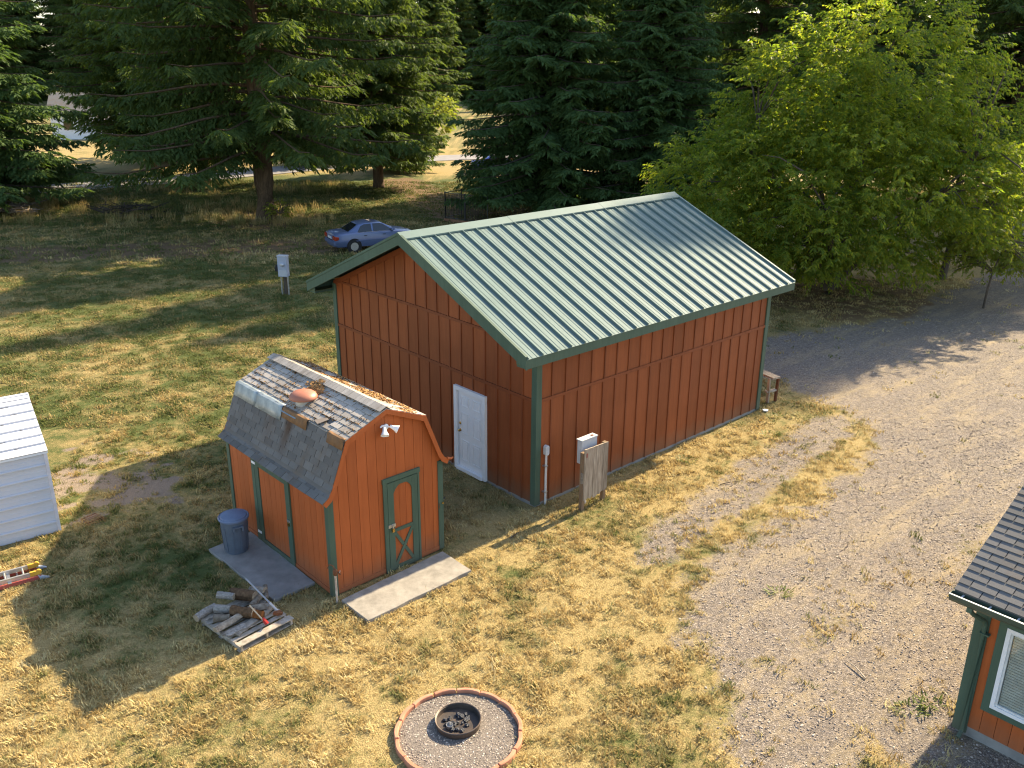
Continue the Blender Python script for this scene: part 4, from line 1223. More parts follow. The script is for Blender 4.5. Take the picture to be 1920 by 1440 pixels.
while zz < wz1 - .08:
    piece('blind_slat', bl, wi, (.006, (wy0 + wy1) / 2, zz), (.004, wy1 - wy0 - .19, .036), (1, 0, 0), (0, 1, 0), (.10, 0, 1))
    zz += .043
# roof with shingles
rl = math.hypot(HDEP / 2 + .45, hsl * (HDEP / 2 + .45))
ru = Vector((1, 0, hsl)).normalized(); rn = Vector((-hsl, 0, 1)).normalized()
xr = HDEP / 2; zri = hroof(xr)
RY = .24      # rake edge
deckp = [(-.45, hroof(-.45)), (xr, zri), (HDEP + .45, hroof(HDEP + .45)), (HDEP + .45, hroof(HDEP + .45) - .06), (xr, zri - .06), (-.45, hroof(-.45) - .06)]
MB().prism(deckp, 'y', -HLEN - .2, RY - .012).build('roof_deck', M['shingle_house'], hs_)
for i, (xa, za, xb, zb) in enumerate(((-.45, hroof(-.45), xr, zri), (HDEP + .45, hroof(HDEP + .45), xr, zri))):
    MB().prism([(xa, za - .19), (xa, za - .004), (xb, zb - .004), (xb, zb - .19)], 'y', RY - .010, RY + .012).build('rake_board', M['green'], hs_)
MB().box(-.44, -.40, -HLEN, RY - .013, HE - .06, HE + .098).build('eave_fascia', M['green'], hs_)
MB().box(-.40, -.016, -HLEN, RY - .013, HE + .0, HE + .015).build('eave_soffit', M['olive'], hs_)
for r in range(17):
    off = (.165 if r % 2 else 0) + random.uniform(-.01, .01)
    y = RY + .02 + off
    while y > -4.6:
        ya, yb_ = min(y, RY + .02), max(y - .324, -4.6)
        if ya - yb_ > .04:
            c = Vector((-.47, 0, hroof(-.45) - .006)) + ru * (r * .139 + .08) + rn * (.012 + random.uniform(0, .003)); c.y = (ya + yb_) / 2
            tt = (ru * .165 - rn * .014).normalized(); n2 = Vector((-tt.z, 0, tt.x))
            piece('shingle', M['shingle_house'], hs_, c, (.168, ya - yb_, .014), tt, (0, 1, 0), n2)
        y -= .336
# gutter: open trough with hangers, downpipe
gt = [(-.455, HE + .075), (-.455, HE - .03), (-.47, HE - .045), (-.545, HE - .045), (-.575, HE + .0), (-.585, HE + .07), (-.578, HE + .07), (-.568, HE + .005), (-.54, HE - .037), (-.472, HE - .037), (-.463, HE - .028), (-.463, HE + .075)]
gu = MB().prism(gt, 'y', -HLEN, RY + .03).build('gutter', plain('dark green gutter', (.055, .085, .065), rough=.4, spec=.5), hs_)
MB().prism([(-.455, HE + .075), (-.455, HE - .03), (-.47, HE - .045), (-.545, HE - .045), (-.575, HE + .0), (-.585, HE + .07)], 'y', RY + .031, RY + .036).build('end_cap', M['green'], gu)
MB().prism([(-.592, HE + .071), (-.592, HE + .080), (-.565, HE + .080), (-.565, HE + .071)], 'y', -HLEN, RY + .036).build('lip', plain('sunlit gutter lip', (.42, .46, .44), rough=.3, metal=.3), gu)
y = RY - .12
while y > -4.5:
    MB().box(-.565, -.455, y - .012, y + .012, HE + .062, HE + .070).build('hanger', M['meter'], gu); y -= .36
MB().box(-.545, -.47, -.04, .03, HE - .12, HE - .046).tube([(-.508, -.005, HE - .10), (-.40, -.03, HE - .20), (-.12, -.105, HE - .40), (-.085, -.115, HE - .48), (-.085, -.115, .12), (-.2, -.115, .04)], .033, 8).build('downpipe', M['green'], gu)
MB().box(-.125, -.046, -.20, -.07, HE - .62, HE - .60).build('pipe_bracket', M['green'], gu)

# ------------------------------------------------------------------ things round the barn's far corner
sh = empty('sawhorse', bar2w(9.72, .42), BYAW - .25, 'wooden sawhorse stand showing past the barn\'s far corner', 'sawhorse')
piece('top_beam', M['old_wood'], sh, (0, 0, .76), (.28, .95, .05)); piece('shelf_board', M['pallet_wood'], sh, (-.02, -.34, .34), (.42, .10, .05))
for (x, y) in ((-.16, -.36), (.16, -.36), (-.16, .36), (.16, .36)):
    piece('leg', M['old_wood'] if x < 0 else M['rust'], sh, (x * 1.0, y, .36), (.045, .085, .78), (1, 0, 0), (0, 1, 0), (x * .4, 0, 1))
pp = bar2w(8.86, -.22)
mb = MB().prism([(-.10, -.03), (.02, -.07), (.11, 0.0), (.03, .06), (-.07, .05)], 'z', .012, .035)
o = mb.build('paper_scrap', M['white'], loc=(pp[0], pp[1], 0), rz=.4); o.rotation_euler = (.12, .1, .4); tag(o, 'scrap of white paper on the gravel at the barn\'s far corner', 'paper')

# handle of a cart parked behind the shed
p0 = shed2w(3.0, 1.75, 0); 
hc = empty('garden_cart', p0, SYAW, 'small garden cart behind the shed with blue grey black-gripped handle', 'cart')
MB().box(-.22, .22, .12, .85, .20, .225).box(-.24, -.215, .12, .85, .2, .42).box(.215, .24, .12, .85, .2, .42).box(-.215, .215, .10, .12, .2, .42).box(-.215, .215, .85, .87, .2, .42).build('tray', M['black'], hc)
for x in (-.27, .27): MB().lathe([(.05, -.03), (.13, -.035), (.15, -.02), (.15, .02), (.13, .035), (.05, .03)], 18, Matrix.Translation((x, .5, .15)) @ Matrix.Rotation(R(90), 4, 'Y')).build('wheel', M['black'], hc, smooth=40)
MB().tube([(0, .12, .25), (0, -.5, .55), (0, -.95, .70)], .018, 8).build('handle', plain('blue grey handle', (.34, .38, .52), rough=.4), hc, smooth=60)
MB().tube([(0, -.95, .70), (0, -1.28, .81)], .024, 8).build('grip', M['black'], hc, smooth=60)

# ------------------------------------------------------------------ sedan
def make_car(loc, rz, paint, label, cat='car'):
    root = empty('parked_car', loc, rz, label, cat)
    # x: 0 rear .. 4.6 nose, y lateral, z up
    st = [ # x, zlow, wl, wmid, wbelt, zbelt, wdeck, zdeck
        (.00, .42, .62, .74, .70, .80, .58, .84), (.04, .30, .72, .82, .77, .88, .66, .93), (.18, .26, .78, .85, .80, .91, .70, .975), (.55, .25, .81, .865, .81, .92, .71, 1.0),
        (1.0, .24, .83, .875, .82, .93, .72, 1.0), (1.7, .22, .84, .88, .825, .93, .73, .97), (2.6, .22, .84, .88, .825, .92, .73, .96), (3.2, .22, .84, .875, .82, .90, .72, .97),
        (3.55, .23, .83, .87, .80, .865, .68, .935), (4.05, .25, .81, .855, .76, .79, .62, .85), (4.40, .28, .74, .81, .69, .70, .55, .745), (4.56, .32, .62, .70, .60, .60, .46, .64), (4.60, .40, .52, .60, .52, .54, .40, .56)]
    vs = []; fs = []; m_ = 14
    for (x, zl, wl, wm_, wb, zb, wd, zd) in st:
        half = [(wl * .7, zl), (wl, zl + .05), (wm_, zl + .22), (wm_, .62 if zb > .66 else (zl + zb) / 2), (wb, zb), (wd, zd), (wd * .5, zd + .015)]
        for (y, z) in half: vs.append((x, -y, z))
        for (y, z) in half[::-1]: vs.append((x, y, z))
    for i in range(len(st) - 1):
        for j in range(m_): fs.append((i * m_ + j, i * m_ + (j + 1) % m_, (i + 1) * m_ + (j + 1) % m_, (i + 1) * m_ + j))
    fs += [tuple(range(m_)), tuple(range(len(st) * m_ - 1, (len(st) - 1) * m_ - 1, -1))]
    b = MB().add(vs, fs).build('body', paint, root, smooth=38)
    # cabin
    zr_ = 1.385
    lo = [(.72, .66, .985), (1.15, .735, .955), (2.0, .745, .95), (2.85, .735, .95), (3.38, .66, .965)]
    hi = [(1.36, .50, zr_ - .03), (1.60, .555, zr_), (2.0, .57, zr_ + .01), (2.40, .555, zr_ - .005), (2.62, .51, zr_ - .045)]
    vs = []; fs = []
    for (a, c) in zip(lo, hi): vs += [(a[0], -a[1], a[2]), (c[0], -c[1], c[2]), (c[0], c[1], c[2]), (a[0], a[1], a[2])]
    for i in range(4): fs += [(i * 4 + j, i * 4 + j + 1, i * 4 + j + 5, i * 4 + j + 4) for j in range(3)]
    fs += [(0, 3, 2, 1), (16, 17, 18, 19)]
    MB().add(vs, fs).build('cabin', paint, root, smooth=30, bevel=.02)
    def quad(name, pts, mat, off, par=None):
        pts = [Vector(p) for p in pts]; n = (pts[1] - pts[0]).cross(pts[2] - pts[1]).normalized()
        c = sum(pts, Vector()) / len(pts)
        if n.dot(c - Vector((2.0, 0, 1.05))) < 0: n = -n
        mb = MB(); k = len(pts)
        mb.add([p + n * off for p in pts] + [p - n * .015 for p in pts], [tuple(range(k))] + [tuple(range(2 * k - 1, k - 1, -1))] + [(i, i + k, (i + 1) % k + k, (i + 1) % k) for i in range(k)])
        return mb.build(name, mat, par or root)
    L = lambda a, c, t: Vector(a).lerp(Vector(c), t)
    rlL, rlR, rhL, rhR = (.72, .66, .985), (.72, -.66, .985), (1.36, .50, zr_ - .03), (1.36, -.50, zr_ - .03)
    g = .012
    quad('rear_window', [L(L(rlL, rlR, .07), L(rhL, rhR, .07), .10), L(L(rlL, rlR, .93), L(rhL, rhR, .93), .10), L(L(rlL, rlR, .93), L(rhL, rhR, .93), .90), L(L(rlL, rlR, .07), L(rhL, rhR, .07), .90)], M['carglass'], g)
    flL, flR, fhL, fhR = (3.38, .66, .965), (3.38, -.66, .965), (2.62, .51, zr_ - .045), (2.62, -.51, zr_ - .045)
    quad('windscreen', [L(L(flL, flR, .06), L(fhL, fhR, .06), .08), L(L(flL, flR, .94), L(fhL, fhR, .94), .08), L(L(flL, flR, .94), L(fhL, fhR, .94), .92), L(L(flL, flR, .06), L(fhL, fhR, .06), .92)], M['carglass'], g)
    for s in (-1, 1):
        quad('side_window', [(1.22, s * .728, .985), (1.98, s * .742, .985), (1.98, s * .585, 1.345), (1.62, s * .575, 1.335), (1.42, s * .62, 1.26)], M['carglass'], g)
        quad('side_window', [(2.08, s * .742, .985), (3.10, s * .705, .985), (2.62, s * .575, 1.29), (2.45, s * .565, 1.335), (2.08, s * .58, 1.345)], M['carglass'], g)
        pbox('window_trim', M['steel'], root, 1.15, 3.15, s * .752 - .006, s * .752 + .006, .955, .975)
        pbox('side_moulding', paint, root, 1.05, 3.35, s * .885 - .008, s * .885 + .008, .56, .60)
        for xh in (1.62, 2.62): pbox('door_handle', M['black'], root, xh - .1, xh + .06, s * .868 - .01, s * .868 + .01, .80, .83)
        MB().prism([(3.0, .97), (3.16, .98), (3.17, 1.09), (3.03, 1.10)], 'y', min(s * .74, s * .93), max(s * .74, s * .93)).build('mirror', paint, root, bevel=.02)
        # lamps
        MB().prism([(-.012, .66), (.20, .70), (.20, .84), (.0, .875)], 'y', min(s * .42, s * .865), max(s * .42, s * .865)).build('taillight', plain('red tail lamp', (.32, .02, .015), (.25, .05, .015), 8, .25, .5), root, bevel=.015)
        MB().prism([(4.42, .60), (4.62, .54), (4.60, .64), (4.40, .70)], 'y', min(s * .36, s * .70), max(s * .36, s * .70)).build('headlight', M['steel'], root, bevel=.015)
        for xw in (.98, 3.70):
            Mw = Matrix.Translation((xw, s * .80, .31)) @ Matrix.Rotation(R(-90 * s), 4, 'X')
            MB().lathe([(0, -.08), (.375, -.08), (.385, .055), (0, .055)], 28, Matrix.Translation((xw, s * .825, .33)) @ Matrix.Rotation(R(-90 * s), 4, 'X')).build('wheel_arch', M['black'], root, smooth=40)
            w_ = empty('wheel', (0, 0, 0)); w_.parent = root
            MB().lathe([(.19, -.10), (.29, -.10), (.31, -.07), (.31, .075), (.29, .098), (.20, .098), (.195, .07)], 28, Mw).build('tyre', M['black'], w_, smooth=40)
            rim = MB().lathe([(0, .052), (.05, .085), (.055, .06), (.06, .03), (.17, .03), (.20, .09), (.205, .10), (.19, .10)], 28, Mw)
            for k in range(6):
                q = 2 * math.pi * k / 6
                rim.box(.03, .19, -.025, .025, .055, .088, Mw @ Matrix.Rotation(q, 4, 'Z'))
            rim.build('rim', M['steel'], w_, smooth=40)
    MB().prism([(-.035, .40), (.30, .34), (.30, .58), (-.04, .60)], 'y', -.80, .80).build('bumper', paint, root, bevel=.04)
    MB().prism([(4.35, .30), (4.66, .38), (4.66, .50), (4.35, .52)], 'y', -.70, .70).build('bumper', paint, root, bevel=.04)
    MB().box(-.018, .0, -.26, .26, .68, .80).build('number_plate', plain('plain white plate', (.62, .62, .60), rough=.5), root)
    MB().box(-.008, .02, -.44, .44, .63, .665).build('boot_crease', M['dark'], root)
    return root
def car_paint(name, a):
    m = N(name); n = m.noise(m.pos(), 3, 3)
    c = m.ramp(n, [(.3, tuple(q * .9 for q in a)), (.7, a)])
    b = m.n('ShaderNodeBsdfPrincipled'); m.l(c, b.inputs['Base Color'])
    b.inputs['Metallic'].default_value = .35; b.inputs['Roughness'].default_value = .38; b.inputs['Coat Weight'].default_value = .6; b.inputs['Coat Roughness'].default_value = .08
    return m.done(b.outputs[0])
hd = math.atan2(.486, .874)
make_car((-9.3, 45.05, 0), hd, car_paint('periwinkle blue paint', (.11, .15, .28)), 'light blue four door sedan parked on the dirt behind the barn')
make_car((-3.6, 78.0, 0), R(12), car_paint('bright blue paint', (.16, .22, .62)), 'bright blue car far behind the spruce, mostly hidden by its boughs')

# ------------------------------------------------------------------ kennel panels under the spruce
def kennel(p, q, label, h=1.75, base=True):
    p = Vector(p); q = Vector(q); L = (q - p).length; a = math.atan2((q - p).y, (q - p).x)
    k = empty('kennel_panel', (p.x, p.y, 0), a, label, 'fence panel', 'black kennel panels')
    for x in (0, L): MB().box(x - .025, x + .025, -.025, .025, 0, h).build('post', M['blackmetal'], k)
    for z in (.22, h - .06): MB().box(.026, L - .026, -.015, .015, z - .02, z + .02).build('rail', M['blackmetal'], k)
    n = int(L / .115)
    for i in range(1, n): MB().tube([(L * i / n, 0, .2), (L * i / n, 0, h - .05)], .008, 5, cap=False).build('bar', M['blackmetal'], k)
    if base: MB().box(-.05, L + .05, -.06, .06, -.02, .15).build('sill_board', plain('red brown sill board', (.30, .15, .08), rough=.8), k)
kennel((-4.12, 54.2), (-2.9, 53.4), 'black barred kennel panel left end, under the spruce')
kennel((-2.85, 53.37), (-1.5, 52.5), 'black barred kennel panel nearest the spruce trunk')
kennel((-4.10, 54.25), (-3.2, 55.6), 'black barred kennel panel running back under the boughs', base=False)

# picnic table far right
pt = empty('picnic_table', (28.3, 49.8, 0), .35, 'dark old picnic table standing in shade at the right edge', 'table')
for k in range(5): piece('table_plank', M['old_wood'], pt, (0, -.3 + .15 * k, .74), (1.9, .14, .04))
for s in (-1, 1):
    for k in range(2): piece('bench_plank', M['old_wood'], pt, (0, s * (.66 + .15 * k), .44), (1.9, .14, .04))
    piece('crosspiece', M['old_wood'], pt, (s * .65, 0, .40), (.04, 1.7, .09))
    for t_ in (-1, 1): piece('leg', M['old_wood'], pt, (s * .69, t_ * .42, .36), (.04, .09, .86), (1, 0, 0), (0, 1, 0), (0, -t_ * .45, 1))

# ------------------------------------------------------------------ far buildings beyond the road
def far_house(x, y, rz, L, Wd, H, RH, wall, roof, label):
    h = empty('far_house', (x, y, 0), rz, label, 'house')
    MB().prism([(0, 0), (Wd, 0), (Wd, H), (Wd / 2, H + RH), (0, H)], 'x', 0, L).build('wall', wall, h)
    for s in (0, 1):
        y0 = -.4 if not s else Wd + .4
        z0 = H - .4 * RH / (Wd / 2)
        MB().prism([(y0, z0 + .02), (y0, z0 + .16), (Wd / 2, H + RH + .16), (Wd / 2, H + RH + .02)], 'x', -.4, L + .4).build('roof', roof, h)
    for k in range(3):
        xx = L * (k + .5) / 3
        w = MB().box(xx - .6, xx + .6, -.05, .02, 1.0, 2.1).build('window', M['white'], h)
        MB().box(xx - .52, xx + .52, -.06, -.051, 1.08, 2.02).build('pane', M['carglass'], w)
    MB().box(L + .001, L + .05, Wd * .4, Wd * .4 + .95, 0, 2.05).build('door', M['green'], h)
    return h
far_house(-53, 106, .25, 11, 7, 2.9, 2.0, M['white'], M['shingle_house'], 'white house far beyond the road at the left, glimpsed between firs')
far_house(-33, 122, -.1, 12, 7, 2.8, 1.8, plain('pale buff siding', (.62, .55, .45), rough=.7), M['shingle'], 'pale buff house far beyond the road behind the big fir')
far_house(52, 118, .2, 12, 7, 2.8, 1.8, plain('light grey siding', (.60, .60, .58), rough=.7), M['shingle'], 'light grey house far off between the right hand trunks')

# ------------------------------------------------------------------ trees
def quads(base, d, l, w, rng, flat=.6):
    """leaf-like diamonds: base (N,3), unit direction d, length l, half width w"""
    n = len(base)
    up = rng.normal(0, flat, (n, 3)); up[:, 2] += 1
    s = np.cross(d, up); s /= np.linalg.norm(s, axis=1, keepdims=True) + 1e-9
    l = l[:, None]; w = w[:, None]
    sag = np.zeros((n, 3)); sag[:, 2] = -.06
    V = np.stack([base, base + d * l * .45 + s * w, base + d * l + sag * l, base + d * l * .45 - s * w], 1).reshape(-1, 3)
    F = np.arange(4 * n).reshape(n, 4)
    return V, F

def fir_meshes(seed, H, Rm, zlow, step=.5, nper=6, droop=.35, lift=.12, hang=.35, dens=1.0, tr=.45, bottom=.8, lw=(.36, .055), sparse=0.):
    g = np.random.default_rng(seed)
    B = []; D = []; Lb = []; Wd = []
    tk = MB()
    lean = g.normal(0, .15, 2)
    tz = [-.3, 0, .6, 2, H * .3, H * .6, H]
    trr = [tr * 1.5, tr * 1.25, tr * 1.05, tr, tr * .75, tr * .42, .03]
    tk.tube([(lean[0] * (z / H) ** 2 * 2, lean[1] * (z / H) ** 2 * 2, z) for z in tz], trr, 12)
    br = MB()
    z = zlow
    while z < H - .4:
        rel = (z - zlow) / (H - zlow)
        Lz = Rm * (1 - rel) ** .85 * min(1, bottom + rel * 2.2)
        a0 = g.uniform(0, 6.28)
        for k in range(nper):
            if g.random() < sparse: continue
            az = a0 + 2 * math.pi * k / nper + g.normal(0, .25)
            L = Lz * g.uniform(.68, 1.12)
            if L < .3: continue
            dh = np.array([math.cos(az), math.sin(az), 0.]); zz = z + g.uniform(-.5, .5) * step
            d_ = droop * g.uniform(.7, 1.3) * (1 - rel * .6)
            def P(t): return dh * (L * t)[..., None] + np.stack([0 * t, 0 * t, zz + L * (lift * t - d_ * t ** 2 + .55 * d_ * t ** 4)], -1)
            tt = np.linspace(0, 1, 6)
            if L > 1.2: br.tube([tuple(p) for p in P(tt)], [max(.012, .035 * L ** .5 * (1 - .85 * t)) for t in tt], 4, cap=False)
            ntw = max(3, int(L / (.21 / dens)))
            t = np.repeat(np.linspace(.14, 1, ntw), 2) + g.normal(0, .01, ntw * 2)
            t = np.clip(t, .05, 1)
            side = np.tile([1, -1], ntw)
            tb = P(t); ta = P(np.clip(t - .05, 0, 1)); ax = tb - ta; ax /= np.linalg.norm(ax, axis=1, keepdims=True) + 1e-9
            lat = np.array([-dh[1], dh[0], 0])
            ang = np.radians(g.uniform(38, 70, len(t)))
            td = ax * np.cos(ang)[:, None] + lat * (side * np.sin(ang))[:, None]
            td[:, 2] -= hang * g.uniform(.4, 1.5, len(t))
            td /= np.linalg.norm(td, axis=1, keepdims=True)
            tl = np.minimum(1.25, .16 + .30 * L) * (1 - .62 * t) * g.uniform(.6, 1.2, len(t)) + .10
            # sprays along each twig
            for s in range(8):
                f = (s + .5) / 8
                keep = tl > s * .13
                if not keep.any(): break
                q = np.minimum(s * .13 + .06, tl)[keep]
                b = tb[keep] + td[keep] * q[:, None]; b[:, 2] -= q ** 2 * hang * .35
                for sg in (-1, 1):
                    dd = td[keep] * g.uniform(.7, 1.0, len(b))[:, None] + np.cross(td[keep], [0, 0, 1]) * (sg * g.uniform(.35, .9, len(b)))[:, None]
                    dd[:, 2] -= hang * g.uniform(0, .9, len(b)); dd += g.normal(0, .12, dd.shape)
                    dd /= np.linalg.norm(dd, axis=1, keepdims=True)
                    B.append(b); D.append(dd); Lb.append(lw[0] * g.uniform(.6, 1.25, len(b))); Wd.append(lw[1] * g.uniform(.7, 1.3, len(b)))
        z += step * g.uniform(.8, 1.2) * (1 - .35 * rel)
    V, F = quads(np.concatenate(B), np.concatenate(D), np.concatenate(Lb), np.concatenate(Wd), g)
    return tk, br, V, F

def tree_protos(name, mat, bark, **kw):
    tk, br, V, F = fir_meshes(**kw)
    return (tk.mesh('trunk', bark, smooth=60), br.mesh('limbs', bark), np_mesh('crown', V, F, mat))

def place_tree(name, proto, x, y, rz, sc, label, group=None, zs=1.0):
    t = empty(name, (x, y, -.05), rz, label, 'tree', group)
    for nm, me in zip(('trunk', 'limbs', 'crown'), proto):
        o = link(nm, me, t); o.scale = (sc, sc, sc * zs)
        if nm != 'trunk': o['kind'] = 'stuff'
    return t

P_big = tree_protos('fir', M['needles'], M['bark'], seed=2, H=36, Rm=9.2, zlow=3.6, step=.62, nper=6, droop=.42, lift=.16, hang=.55, dens=.85, tr=.52, bottom=.92, lw=(.40, .055), sparse=.20)
P_spruce = tree_protos('spruce', M['spruce'], M['bark_grey'], seed=5, H=25, Rm=6.6, zlow=1.4, step=.46, nper=7, droop=.22, lift=.06, hang=.42, dens=1.05, tr=.34, bottom=.95, lw=(.36, .058))
P_fir = tree_protos('fir', M['needles'], M['bark'], seed=9, H=29, Rm=6.8, zlow=2.6, step=.6, nper=6, droop=.36, lift=.12, hang=.5, dens=.85, tr=.40, bottom=.8, lw=(.40, .06), sparse=.06)
P_far = tree_protos('fir', M['needles'], M['bark'], seed=12, H=27, Rm=5.2, zlow=1.2, step=.8, nper=6, droop=.3, lift=.1, hang=.4, dens=.55, tr=.36, bottom=.8, lw=(.62, .11))

place_tree('fir_tree', P_big, -14.9, 54.1, .4, 1.1, 'tall dark fir with thick furrowed trunk standing behind the lawn\'s left half')
place_tree('spruce_tree', P_spruce, 2.3, 56.2, 1.1, 1.02, 'dense blue green spruce with boughs to the ground behind the barn roof')
place_tree('spruce_tree', P_spruce, 8.6, 54.6, 2.6, .80, 'shorter bushy spruce right of the big one, behind the barn\'s ridge end')
place_tree('spruce_tree', P_spruce, -34.2, 56.5, 4.0, 1.12, 'sunlit drooping spruce cut by the left edge of the picture')
place_tree('fir_tree', P_fir, -10.2, 68.5, .3, .95, 'fir standing back in the gap between the big fir and the spruce')
place_tree('spruce_tree', P_spruce, -9.4, 79, .9, .52, 'young spruce beside the road right of the second fir trunk')
place_tree('spruce_tree', P_spruce, -17.6, 83, 2.9, .5, 'young spruce beyond the road between the two fir trunks')
place_tree('spruce_tree', P_spruce, -31.5, 84, 4.9, .55, 'young spruce beyond the road left of the big fir')
place_tree('fir_tree', P_fir, -23.5, 69, 2.0, 1.0, 'dark fir with bare lower trunk just left behind the big fir')
place_tree('fir_tree', P_fir, -31, 78, 1.0, 1.05, 'dark fir beyond the road above the left lawn')
place_tree('fir_tree', P_big, 15.5, 60, 2.0, .82, 'dark fir rising behind the right end of the barn roof')
place_tree('fir_tree', P_fir, 23, 62, 4.4, 1.05, 'dark fir right behind the leafy tree\'s crown')
place_tree('fir_tree', P_big, 33.0, 61.2, 5.0, .95, 'left one of the two thick trunked firs at the right edge')
place_tree('fir_tree', P_big, 37.2, 65.8, 1.6, .95, 'right one of the two thick trunked firs at the right edge')
place_tree('fir_tree', P_fir, 9.5, 72, 5.2, 1.05, 'tall fir showing behind the tops of the two spruces')
place_tree('fir_tree', P_big, 46.1, 65.6, 2.2, 1.22, 'tallest fir standing farthest right beyond the two thick trunked firs')

rr = random.Random(4)
k = 0
for row, (yy, n, x0, x1) in enumerate(((205, 30, -160, 170), (214, 30, -160, 175), (224, 30, -165, 185))):
    for i in range(n):
        x = x0 + (x1 - x0) * (i + rr.uniform(.1, .9)) / n
        place_tree('far_fir', P_far if (i + row) % 3 else P_fir, x, yy + rr.uniform(-6, 6) - abs(x) * .12, rr.uniform(0, 6), rr.uniform(1.05, 1.5), 'far dark fir in the treeline beyond the sunlit field', 'firs of the far treeline', 1.08)

place_tree('far_fir', P_far, -14, 150, 1.0, 1.35, 'lone far fir in the gap between the big fir and the spruce')
# leafy trees
def broadleaf(seed, lobes, nclus, trunk, leafn=12, leaf=(.13, .026), hang=.5, yellow=0., limbs=60, gaps=.0, tw=.55):
    """lobes: (x, y, z, rx, ry, rz) ellipsoids; twig clusters scattered in their outer part; limbs run from the trunk to some of them"""
    g = np.random.default_rng(seed)
    P = []; O = []
    wts = np.array([a[3] * a[4] * a[5] for a in lobes]) ** .7; wts /= wts.sum()
    for lb, w in zip(lobes, wts):
        n = int(nclus * w)
        v = g.normal(0, 1, (n, 3)); v /= np.linalg.norm(v, axis=1, keepdims=True)
        r = g.uniform(.30, 1, n) ** .42
        bump = 1 + .16 * np.sin(v[:, 0] * 5 + seed) * np.cos(v[:, 1] * 4.3 + seed * 2) + .10 * np.sin(v[:, 2] * 9 + v[:, 0] * 7)
        P.append(np.array(lb[:3]) + v * np.array(lb[3:]) * (r * bump)[:, None])
        O.append(v * np.array(lb[3:]) / max(lb[3:]))
    P = np.concatenate(P); O = np.concatenate(O)
    # clumps: pull points towards clump centres, leaving gaps
    ctr = P[g.choice(len(P), max(8, len(P) // 22), replace=False)]
    for i in range(0, len(P), 2000):
        dd = ((P[i:i + 2000, None] - ctr[None]) ** 2).sum(2); j = dd.argmin(1)
        P[i:i + 2000] += (ctr[j] - P[i:i + 2000]) * g.uniform(.1, .55, (len(P[i:i + 2000]), 1))
    keep = P[:, 2] > .5; P = P[keep]; O = O[keep]
    n = len(P)
    O[:, 2] *= .5; O += g.normal(0, .35, O.shape); O[:, 2] += .10
    O /= np.linalg.norm(O, axis=1, keepdims=True)
    tl = tw * g.uniform(.6, 1.4, n)
    B = []; D = []; L = []; Wd = []
    for s in range(leafn):
        f = (s + .3) / leafn
        b = P + O * (tl * f)[:, None]; b[:, 2] -= tl * f * f * .55 * hang
        sd = np.cross(O, [0, 0, 1.]); sd /= np.linalg.norm(sd, axis=1, keepdims=True) + 1e-9
        d = O * .55 + sd * ((1 if s % 2 else -1) * g.uniform(.4, 1.0, n))[:, None]
        d[:, 2] -= hang * g.uniform(.5, 1.9, n); d += g.normal(0, .18, d.shape)
        d /= np.linalg.norm(d, axis=1, keepdims=True)
        B.append(b); D.append(d); L.append(leaf[0] * g.uniform(.7, 1.35, n)); Wd.append(leaf[1] * g.uniform(.8, 1.3, n))
    V, F = quads(np.concatenate(B), np.concatenate(D), np.concatenate(L), np.concatenate(Wd), g, .9)
    mb = MB(); base = Vector(trunk[0])
    for path, r in trunk[1]:
        mb.tube(path, r, 9)
    lm = MB()
    idx = g.choice(n, limbs, replace=False)
    for i in idx:
        e = Vector(P[i] + O[i] * tl[i])
        # start from the trunk path point nearest below
        cand = [(Vector(p), rr_) for path, r in trunk[1] for p, rr_ in zip(path[1:], (r[1:] if isinstance(r, list) else [r] * (len(path) - 1)))]
        c, r0 = min(cand, key=lambda q: (q[0] - e).length + (3 if q[0].z > e.z + .5 else 0))
        m1 = c.lerp(e, .4) + Vector((0, 0, .18 * (e - c).length)); m2 = c.lerp(e, .75) + Vector((0, 0, .12 * (e - c).length))
        lm.tube([c, m1, m2, e], [min(r0, .075) * .8, .04, .022, .006], 5, cap=False)
    return mb, lm, V, F

def leafy_tree(name, label, loc, mat, **kw):
    mb, lm, V, F = broadleaf(**kw)
    t = empty(name, loc, 0, label, 'tree')
    mb.build('trunk', M['bark_grey'], t, smooth=60)
    lm.build('limbs', M['bark_grey'], t)['kind'] = 'stuff'
    link('crown', np_mesh('crown', V, F, mat), t)['kind'] = 'stuff'
    return t
stems = [([(0, 0, -.2), (0, 0, .5), (.25, .1, 1.6), (.6, .2, 3.5), (.9, .5, 6), (1.0, .7, 8.5)], [.34, .26, .22, .16, .10, .04]),
         ([(0, 0, .2), (-.5, .2, 1.3), (-1.5, .4, 3), (-2.8, .5, 5), (-3.6, .4, 7)], [.2, .18, .14, .09, .03]),
         ([(.1, 0, .3), (.7, -.2, 1.2), (1.9, -.6, 2.6), (3.4, -.9, 4.2), (4.8, -.8, 5.6)], [.19, .17, .13, .08, .03]),
         ([(0, .1, .3), (.1, .8, 1.4), (.1, 1.9, 3.2), (-.3, 3.0, 5.5)], [.18, .15, .11, .05]),
         ([(0, -.1, .4), (-.3, -.8, 1.5), (-.9, -2.0, 2.8), (-1.5, -3.0, 4)], [.17, .14, .10, .04])]
